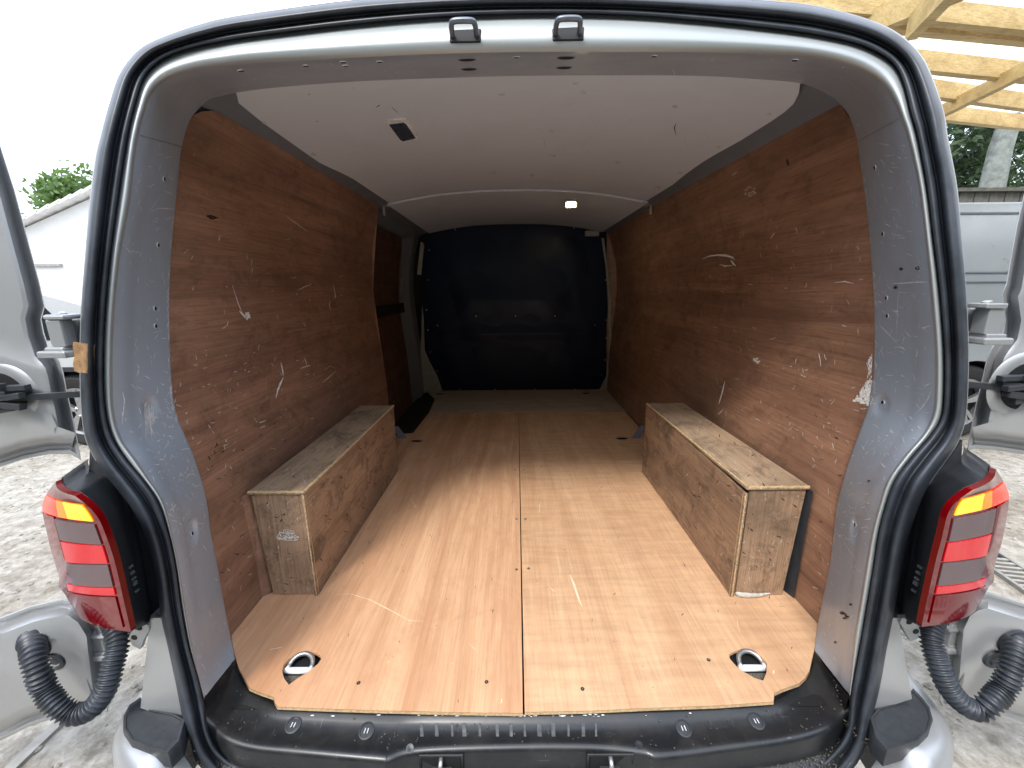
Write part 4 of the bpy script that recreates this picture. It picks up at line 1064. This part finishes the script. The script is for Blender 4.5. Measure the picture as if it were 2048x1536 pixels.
# interior lamps
h = hit(bvC, 805, 259)
def ceil_quad(us, lift): return [hit_any([bvC, bvC2], u, v)[0]+Vector((0, 0, -lift)) for u, v in us]
q = MB(); q.plate(ceil_quad([(771, 241), (776, 237), (812, 235), (820, 241), (837, 272), (833, 279), (803, 281), (798, 277)], .004), thick=.004, dirv=(0, 0, 1)); il = q.build('interior_light', LAMP_TRIM, van, bevel=.004, label='unlit square ceiling lamp with pale surround')
q = MB(); q.plate(ceil_quad([(778, 246), (807, 242), (813, 246), (831, 273), (806, 279), (800, 276)], .0058), thick=.003, dirv=(0, 0, 1)); q.build('lens', plain('smoked_lens', (.05, .065, .09), .2), il)
q = MB(); q.plate(ceil_quad([(1130, 398), (1151, 397), (1156, 402), (1154, 412), (1133, 413), (1129, 408)], .012), thick=.008, dirv=(0, 0, 1)); i2 = q.build('interior_light', LAMP_TRIM, van, bevel=.002, label='small lit warm white ceiling lamp')
q = MB(); q.plate(ceil_quad([(1133, 400), (1151, 400), (1151, 409), (1133, 410)], .0145), thick=.003, dirv=(0, 0, 1)); q.build('bulb_lens', plain('lit_lamp_lens', (1, .85, .6), .4, emit=14, ecol=(1, .82, .5)), i2)

# ------------------------------------------------------------------ rear corner panels, tail lamps, doors, bumper (left side measured, right side measured separately)
RED = None
def lens_mat(name, col, emit=0, ecol=None, rough=.07, lines=0):
    m, t, b = newmat(name)
    c = mix(t, 0, col, col)
    if lines:
        wv = N(t, 'ShaderNodeTexWave'); wv.wave_type = 'BANDS'; wv.bands_direction = 'Z'; wv.inputs['Scale'].default_value = lines; t.links.new(coords(t), wv.inputs['Vector'])
        c = mix(t, wv.outputs['Fac'], tuple(x*.65 for x in col), col)
        bump(t, b, wv.outputs['Fac'], .2, .001)
    t.links.new(c, b.inputs['Base Color']); b.inputs['Roughness'].default_value = rough; b.inputs['Coat Weight'].default_value = .12; b.inputs['Coat Roughness'].default_value = .04; b.inputs['Specular IOR Level'].default_value = .12
    if emit: b.inputs['Emission Color'].default_value = (*ecol, 1); b.inputs['Emission Strength'].default_value = emit
    return m
L_DARK = lens_mat('dark_red_lens', (.12, .0005, .002)); L_RED = lens_mat('red_lens', (.30, .002, .004), .2, (1, .02, .03), lines=120)
L_CLEAR = lens_mat('clear_lens', (.135, .085, .09), rough=.25, lines=160); L_ORG = lens_mat('lit_orange_lens', (.9, .15, .01), .8, (1, .12, .0), lines=140); L_HOT = lens_mat('lit_red_lens', (.8, .02, .01), .85, (1, .03, .01), lines=120)
L_AMB = lens_mat('lit_amber_lens', (1, .35, .02), 1.0, (1, .27, .01), lines=140); L_DEEP = lens_mat('maroon_lens', (.14, .0005, .002))
PRINT = plain('moulded_grey_marks', (.06, .066, .072), .6)
def tail_lamp(side, outer, inner, label):
    root = thing  # placeholder name kept short
    n = 36; O = crom([(*q, ) for q in outer], 6); I = crom([(*q, ) for q in inner], 6)
    N_ = len(O)
    YI, YO = .565, .665
    def S_(s, t, lift=0):
        k = t*(N_-1); i = min(int(k), N_-2); f = k-i
        o = PY(lerp(O[i][0], O[i+1][0], f), lerp(O[i][1], O[i+1][1], f), YO)
        q = PY(lerp(I[i][0], I[i+1][0], f), lerp(I[i][1], I[i+1][1], f), YI)
        p = o.lerp(q, s)
        bul = math.sin(math.pi*s)
        d = Vector((side*.55, -.6, 0))
        # crease low on the lens
        cr = max(0, 1-abs((t-.62)-(.5-s)*.35)/.05)
        return p+d.normalized()*(.007*bul+.005*cr*max(0, 1-s*1.6)+lift)
    rows = [[S_(j/24, i/n) for j in range(25)] for i in range(n+1)]
    m = MB().grid(rows)
    lens = m.build('tail_lamp', L_DARK, van, smooth='all', label=label)
    # rounded top rim and skirt back to the body
    inn = [r[-1] for r in rows]; outr = [r[0] for r in rows]
    hz = MB()
    tops = rows[0]; bots = rows[-1]
    ring = inn+bots[::-1][1:]+outr[::-1][1:]+tops[1:]
    cen = Vector((sum(p.x for p in ring)/len(ring), .74, sum(p.z for p in ring)/len(ring)))
    def pull(p, y, k): q = p.copy(); q.y = y; q.x = lerp(q.x, cen.x, k); q.z = lerp(q.z, cen.z, k); return q
    vt, vb = outer[0][1], inner[-1][1]
    def back_at(p, y, k):
        u, v = UV(p); t = max(0, min(1, (v-vt)/(vb-vt)))
        return PY(u-side*lerp(58, 44, t)*k, v-lerp(40, 22, t)*k, y)
    rim_rows = [ring, [p+Vector((0, .010, 0)) for p in ring]]
    MB().grid(rim_rows, closed=True).build('lens_rim', L_DARK, lens, smooth='all')
    r1 = [p+Vector((0, .0101, 0)) for p in ring]; r2 = [back_at(p, max(p.y+.03, .60), .22) for p in ring]; r3 = [back_at(p, .700, 1) for p in ring]; r4 = [back_at(p, .73, 1.12) for p in ring]
    MB().grid([r1, r2, r3, r4], closed=True).build('lamp_housing', CHAR, lens, smooth=True)
    def seg(s0, s1, t0, t1, mat, name, lift=.0018, sk=0):
        rw = [[S_(lerp(s0, s1, j/12)+0, lerp(t0, t1, i/10)+sk*(j/12), lift) for j in range(13)] for i in range(11)]
        q = MB().grid(rw)
        per = rw[0]+[r[-1] for r in rw][1:]+rw[-1][::-1][1:]+[r[0] for r in rw][::-1][1:-1]
        q.grid([per, [p+Vector((0, .0018, 0)) for p in per]], closed=True)
        q.build(name, mat, lens, smooth=True)
    seg(.04, .44, .13, .295, L_HOT, 'lit_red_segment'); seg(.442, .60, .13, .295, L_ORG, 'indicator_segment'); seg(.602, .93, .13, .295, L_AMB, 'indicator_segment')
    seg(.34, .93, .32, .465, L_CLEAR, 'clear_segment'); seg(.04, .33, .31, .60, L_DEEP, 'side_segment')
    seg(.34, .93, .475, .615, L_RED, 'brake_segment'); seg(.34, .93, .625, .765, L_CLEAR, 'clear_segment')
    seg(.20, .93, .77, .81, L_RED, 'red_strip'); seg(.12, .93, .82, .97, L_DEEP, 'lower_segment')
    # moulded marks on the housing side
    for k, (a, hgt) in enumerate(((0, .006), (.012, .008), (.024, .006), (.034, .012), (.050, .006))):
        base = inn[int(len(inn)*.72)]
        MB().box(base.lerp(back_at(base, .70, 1), .45)+Vector((-side*.0015, 0, .01-a)), (.003, .008, hgt*.6)).build('moulded_mark', PRINT, lens)
    return lens
OL = [(112, 962), (92, 990), (85, 1018), (93, 1060), (103, 1103), (116, 1146), (131, 1190), (157, 1234)]
IL = [(150, 992), (178, 1014), (199, 1041), (215, 1080), (227, 1115), (237, 1155), (249, 1208), (262, 1264)]
OR = [(1992, 938), (2008, 965), (2018, 992), (2012, 1040), (2003, 1085), (1990, 1130), (1974, 1180), (1950, 1224)]
IR = [(1945, 980), (1912, 1004), (1895, 1030), (1884, 1075), (1874, 1112), (1864, 1155), (1853, 1205), (1843, 1254)]
tail_lamp(-1, OL, IL, 'left tail lamp with its amber indicator lit')
tail_lamp(1, OR, IR, 'right tail lamp with its amber indicator lit')

def px_plate(pts, y, thick, name, mat, **kw):
    q = MB(); q.plate([PY(u, v, y) if not callable(y) else PY(u, v, y(u, v)) for u, v in pts], thick=thick, dirv=(0, 1, 0)); return q.build(name, mat, van, **kw)
px_plate([(180, 885), (205, 925), (240, 985), (272, 1020), (300, 1072), (318, 1150), (332, 1235), (300, 1262), (230, 1250), (180, 1100), (176, 1000)], .705, .02, 'lamp_recess', CHAR)
px_plate([(1925, 880), (1893, 925), (1850, 990), (1826, 1030), (1806, 1085), (1792, 1160), (1778, 1235), (1790, 1248), (1860, 1240), (1920, 1100), (1918, 1000)], .705, .02, 'lamp_recess', CHAR)
def corner(pts, side, name='corner_panel'):
    # face, then edge turning forwards
    f = [PR(u, v, .014) for u, v in pts]
    q = MB(); q.plate(f, thick=.004, dirv=(0, 1, 0))
    a, b = f[0], f[-1]
    q.grid([[a, a+Vector((side*.004, .006, 0)), a+Vector((side*.006, .05, 0)), a+Vector((side*.06, .12, 0))], [b, b+Vector((side*.004, .006, 0)), b+Vector((side*.006, .05, 0)), b+Vector((side*.06, .12, 0))]])
    q.build(name, SILVER, van, smooth=True)
corner([(300, 1236), (340, 1236), (352, 1300), (378, 1440), (340, 1436), (281, 1416)], -1)
corner([(1797, 1236), (1765, 1236), (1752, 1300), (1728, 1440), (1760, 1418), (1824, 1398)], 1)
# brackets under the lamps
for (pts, holes_) in (([(262, 1262), (278, 1250), (296, 1250), (298, 1262), (286, 1282), (280, 1300), (264, 1292), (256, 1276)], ((278, 1256), (268, 1275))),
                     ([(1838, 1252), (1820, 1236), (1804, 1236), (1800, 1246), (1812, 1268), (1822, 1284), (1836, 1278), (1842, 1266)], ((1819, 1244), (1832, 1263)))):
    q = MB(); q.plate([PY(u, v, .66) for u, v in pts], thick=.01, dirv=(0, 1, 0)); b = q.build('lamp_bracket', SILVER, van, bevel=.002)
    for hh in holes_: MB().disc(PY(*hh, .6595), (0, -1, 0), [(.006, 0), (.005, .001), (.003, .0005)], 14).build('bolt_hole', DARK, b)

# bumper with black step pads
def bumper():
    half = [(0, .50), (.3, .505), (.5, .512), (.62, .525), (.72, .55), (.79, .59), (.835, .65), (.855, .75), (.87, .9), (.88, 1.1)]
    cur = [(-x, y) for x, y in half[::-1]][:-1]+half
    cur = crom(cur, 8)
    cols = []
    rows = []
    for ins, z in ((.055, -.94), (.03, -.93), (.008, -.935), (-.012, -.955), (-.022, -1.0), (-.02, -1.10), (.02, -1.20)):
        row = []
        for i, (x, y) in enumerate(cur):
            a = cur[max(0, i-1)]; b = cur[min(len(cur)-1, i+1)]; d = Vector((b[0]-a[0], b[1]-a[1], 0)).normalized(); n = Vector((-d.y, d.x, 0))
            rise = max(0, min(1, (abs(x)-.64)/.08)); rise = rise*rise*(3-2*rise)
            zz = z+rise*.095*(1 if z > -1.0 else .4)
            row.append(Vector((CX+x, y, zz))+n*ins)
        rows.append(row)
    MB().grid(rows).build('bumper', SILVER, van, smooth='all')
bumper()
def pad(pts, name='bumper_step_pad'):
    f = [PZ(u, v, -.828) for u, v in pts]
    c = sum(f, Vector())/len(f)
    q = MB(); top = [p.lerp(c, .16)+Vector((0, 0, .004)) for p in f]
    q.grid([[p+Vector((0, 0, -.03)) for p in f], f, [p.lerp(c, .05)+Vector((0, 0, .006)) for p in f], [p.lerp(c, .13)+Vector((0, 0, .006)) for p in f], top], closed=True)
    q.add(top, [tuple(range(len(top)))]); q.build(name, CHAR, van, smooth=True)
pad([(281, 1396), (258, 1412), (246, 1436), (246, 1462), (262, 1486), (300, 1502), (338, 1512), (362, 1488), (374, 1444), (352, 1432), (300, 1422)])
pad([(1826, 1378), (1845, 1398), (1860, 1418), (1866, 1440), (1858, 1466), (1838, 1486), (1800, 1500), (1772, 1508), (1748, 1482), (1736, 1440), (1752, 1420), (1800, 1408)])

# ---- barn doors
def inset(poly, d):
    n = len(poly); area = sum(poly[i][0]*poly[(i+1) % n][1]-poly[(i+1) % n][0]*poly[i][1] for i in range(n)); sg = 1 if area > 0 else -1
    out = []
    for i in range(n):
        a, b, c = poly[i-1], poly[i], poly[(i+1) % n]
        e1 = Vector((b[0]-a[0], b[1]-a[1])).normalized(); e2 = Vector((c[0]-b[0], c[1]-b[1])).normalized()
        n1 = Vector((-e1.y, e1.x))*sg; n2 = Vector((-e2.y, e2.x))*sg; nn = (n1+n2)
        if nn.length < .2: nn = n1
        nn.normalize(); k = d/max(.5, nn.dot(n1)); out.append((b[0]+nn.x*k, b[1]+nn.y*k))
    return out
def densify(poly, step=25):
    out = []
    for i in range(len(poly)):
        a, b = poly[i], poly[(i+1) % len(poly)]; n = max(1, int(math.hypot(b[0]-a[0], b[1]-a[1])/step))
        out += [(a[0]+(b[0]-a[0])*k/n, a[1]+(b[1]-a[1])*k/n) for k in range(n)]
    return out
def door(side, outline, label, dimple, grommets, boot):
    def D(u, v, off):
        r = ray(u, v); t = .75
        for _ in range(12): t = .4*t+.6*(.735+.06*r.z*t+off-.10*max(0, side*(r.x*t)-.9))/r.y
        return r*t
    ol = outline
    rings = []
    for d, off in ((0, .045), (0, .004), (2, .0), (7, .0), (10, .006), (16, .006), (22, -.006), (32, -.022), (42, -.026)):
        rings.append([D(u, v, off) for u, v in inset(ol, d)])
    m = MB().grid(rings, closed=True)
    capi = inset(ol, 42); tr = tessellate_polygon([[Vector((u, v, 0)) for u, v in capi]])
    m.add(rings[-1], [tuple(x) for x in tr])
    back = rings[0]; trb = tessellate_polygon([[Vector((u, v, 0)) for u, v in ol]]); m.add(back, [tuple(x) for x in trb])
    dr_ = m.build('rear_door', SILVER, van, smooth=True, label=label)
    # weather strip hugging the edge
    strip = inset(ol, 5)
    return dr_, D
dl_out = [(163, 921), (152, 865), (142, 815), (133, 777), (127, 745), (120, 722), (108, 706), (98, 695), (88, 665), (83, 638), (90, 612), (80, 565), (62, 500), (30, 380), (0, 285), (-60, 120), (-130, 10), (-300, -50), (-620, -60), (-680, 500), (-700, 1000), (-700, 1560),
          (-300, 1540), (0, 1482), (60, 1452), (110, 1436), (170, 1426), (215, 1424), (221, 1397), (214, 1350), (208, 1300), (204, 1262), (180, 1222), (150, 1202), (124, 1198), (60, 1212), (0, 1235), (-60, 1240), (-110, 1200), (-120, 1080), (-100, 960), (-50, 942), (0, 934), (50, 918), (100, 908), (140, 908)]
dr_out = [(1933, 902), (1942, 855), (1952, 805), (1965, 754), (1972, 722), (1980, 700), (1992, 682), (2005, 665), (2010, 640), (2003, 588), (2012, 568), (2022, 510), (2033, 450), (2048, 388), (2100, 180), (2170, 20), (2330, -50), (2660, -60), (2730, 500), (2750, 1000), (2750, 1560),
          (2350, 1530), (2100, 1470), (2048, 1453), (1995, 1434), (1940, 1420), (1884, 1414), (1878, 1400), (1888, 1340), (1892, 1290), (1896, 1250), (1915, 1210), (1945, 1190), (1978, 1184), (2048, 1206), (2110, 1222), (2160, 1190), (2170, 1060), (2150, 940), (2100, 918), (2048, 908), (1990, 900), (1950, 897)]
dL, DL = door(-1, dl_out, 'left rear door swung right back', None, None, None)
dR, DR = door(1, dr_out, 'right rear door swung right back', None, None, None)
# recess with check strap mechanism
def strap(side, D, par, uc, vc, u_end, v_end):
    q = MB(); c = D(uc, vc, -.028)
    q.disc(c, (0, -1, 0), [(.062, -.003), (.056, .0015), (.048, .0015)], 36, ax=(1, 0, 0)); q.build('strap_recess', SILVER, par, smooth='all')
    MB().disc(c+Vector((0, -.001, 0)), (0, -1, 0), [(.043, .0012), (.041, .0014)], 30).build('recess_hole', DARK, par)
    k = MB(); rnd = random.Random(4)
    for i in range(9):
        o = Vector((rnd.uniform(-.03, .045)*-side, rnd.uniform(-.022, -.006), rnd.uniform(-.028, .024)))
        k.box(c+o, (rnd.uniform(.03, .055), .012, rnd.uniform(.006, .014)), Matrix.Rotation(rnd.uniform(-.2, .2), 3, 'Y'))
    k.disc(c+Vector((side*.015, -.02, .0)), (0, -1, 0), [(.024, 0), (.022, .01), (.012, .012), (.008, .004)], 20)
    k.build('strap_mechanism', CHAR, par, bevel=.0015)
    e = PR(u_end, v_end, .03); st = c+Vector((-side*.03, -.018, .0))
    MB().bar(st, e, .006, .012).build('check_strap', CHAR, par, bevel=.001)
strap(-1, DL, dL, 8, 792, 172, 787); strap(1, DR, dR, 2048, 772, 1930, 768)
# hinges
def hinge(side, D, par, box_px, name='door_hinge'):
    (u0, v0, u1, v1) = box_px
    um = (u0+u1)/2
    a = PY(um, v0, .70); b = PY(um, v1, .70)
    m = MB(); hh = (a-b).length
    m.box(a.lerp(b, .5), (.026, .024, hh*.72)); m.box(a.lerp(b, .07), (.036, .032, hh*.13)); m.box(a.lerp(b, .93), (.034, .030, hh*.13)); m.tube([a.lerp(b, -.06), a.lerp(b, 1.05)], .007, 12)
    h = m.build(name, SILVER, par, bevel=.004)
    d0 = PY(u0 if side > 0 else u1, v0+4, .73); x_in = d0.x-side*.05
    MB().box(((a.x+CX+side*.80)/2, .735, (a.z+b.z)/2), (abs(a.x-CX-side*.80)+.02, .012, abs(a.z-b.z)*.8)).build('hinge_leaf', SILVER, h, bevel=.003)
    MB().box((a.x+side*.03, .725, (a.z+b.z)/2), (.05, .012, abs(a.z-b.z)*.7)).build('hinge_leaf', SILVER, h, bevel=.003)
    MB().box(b+Vector((0, 0, -.004)), (.05, .04, .012)).build('hinge_foot', SILVER, h, bevel=.003)
hinge(-1, DL, dL, (100, 628, 150, 702)); hinge(1, DR, dR, (1950, 606, 1998, 676))
hinge(-1, DL, dL, (190, 1262, 222, 1300)); hinge(1, DR, dR, (1888, 1248, 1912, 1286))
# grommets and corrugated boots
def boot(side, D, par, path, gu, gv, pu, pv):
    c = D(gu, gv, -.026)
    MB().disc(c, (0, -1, 0), [(.030, 0), (.029, .006), (.024, .008), (.020, .014), (.0005, .015)], 28).build('grommet', RUBBER, par, smooth=True)
    c2 = D(pu, pv, -.026)
    MB().disc(c2, (0, -1, 0), [(.020, 0), (.019, .004), (.013, .005), (.010, .001), (.006, .003), (.0005, .003)], 24, sx=1.1, ax=(1, 0, 0)).build('blanking_plug', RUBBER, par, smooth=True)
    pts = [tuple(PY(u, v, y)) for u, v, y in path]; pts = [Vector(p) for p in crom(pts, 60)]
    # resample evenly
    out = [pts[0]]; acc = 0
    for a, b in zip(pts, pts[1:]):
        acc += (b-a).length
        if acc > .0011: out.append(b); acc = 0
    per = 6
    def rad(i): return .0165+.0028*math.cos(2*math.pi*i/per)+(.004 if i < 14 else 0)
    MB().tube(out, .017, 18, rf=rad).build('cable_boot', RUBBER, par, smooth='all')
boot(-1, DL, dL, [(68, 1276, .67), (66, 1300, .635), (74, 1340, .615), (90, 1378, .61), (112, 1408, .60), (146, 1428, .60), (182, 1418, .605), (212, 1378, .62), (226, 1330, .64), (236, 1285, .66), (228, 1250, .68), (220, 1235, .70)], 72, 1290, 110, 1322)
boot(1, DR, dR, [(2030, 1272, .67), (2032, 1300, .635), (2024, 1340, .615), (2006, 1376, .61), (1984, 1402, .60), (1958, 1420, .60), (1926, 1408, .605), (1894, 1370, .62), (1874, 1320, .64), (1862, 1278, .66), (1866, 1245, .68), (1872, 1228, .70)], 2026, 1284, 1988, 1318)

# ------------------------------------------------------------------ loose things
bvSeal = mS.bvh()
q = MB(); rows = []
for i in range(9):
    row = []
    for j in range(9):
        u = lerp(154, 193, j/8)+(-3+i*.4 if j == 0 else 0)+i*-.3; v = lerp(683, 742, i/8)+j*.8
        h = hit(bvSeal, max(u, 166), v)
        p = h[0] if h else PR(u, v, -.01)
        if u < 166: p = p+Vector((-(166-u)/FPX*.75, 0, 0))
        row.append(p+Vector((0, -.0022-.0012*math.sin(i*1.3+j*.7), 0)))
    rows.append(row)
q.grid(rows); q.build('parcel_tape', TAPE, None, smooth='all', fix=False, label='creased scrap of brown parcel tape stuck on the left door seal', category='tape')
# foam strip at the foot of the right box
pts = [F(1468, 1186, zf), F(1480, 1191, zf), F(1510, 1192, zf), F(1538, 1188, zf)]
q = MB(); rr = random.Random(9)
n = 18; path = [Vector(p) for p in crom([tuple(p+Vector((0, -.004, .006))) for p in pts], 6)]
q.tube(path, .006, 8, rf=lambda i: .002+.0055*math.sin(math.pi*min(1, (i+2)/len(path)))*rr.uniform(.8, 1.1))
q.build('foam_strip', FOAM, None, smooth='all', label='dirty white foam strip on the floor below the right box', category='foam')
p = F(1565, 1214, zf); MB().bar(p+Vector((-.008, 0, .0015)), p+Vector((.008, .002, .0015)), .002, .002).build('wood_splinter', EDGE, None, label='tiny pale wood splinter on the floor by the right pillar', category='splinter')
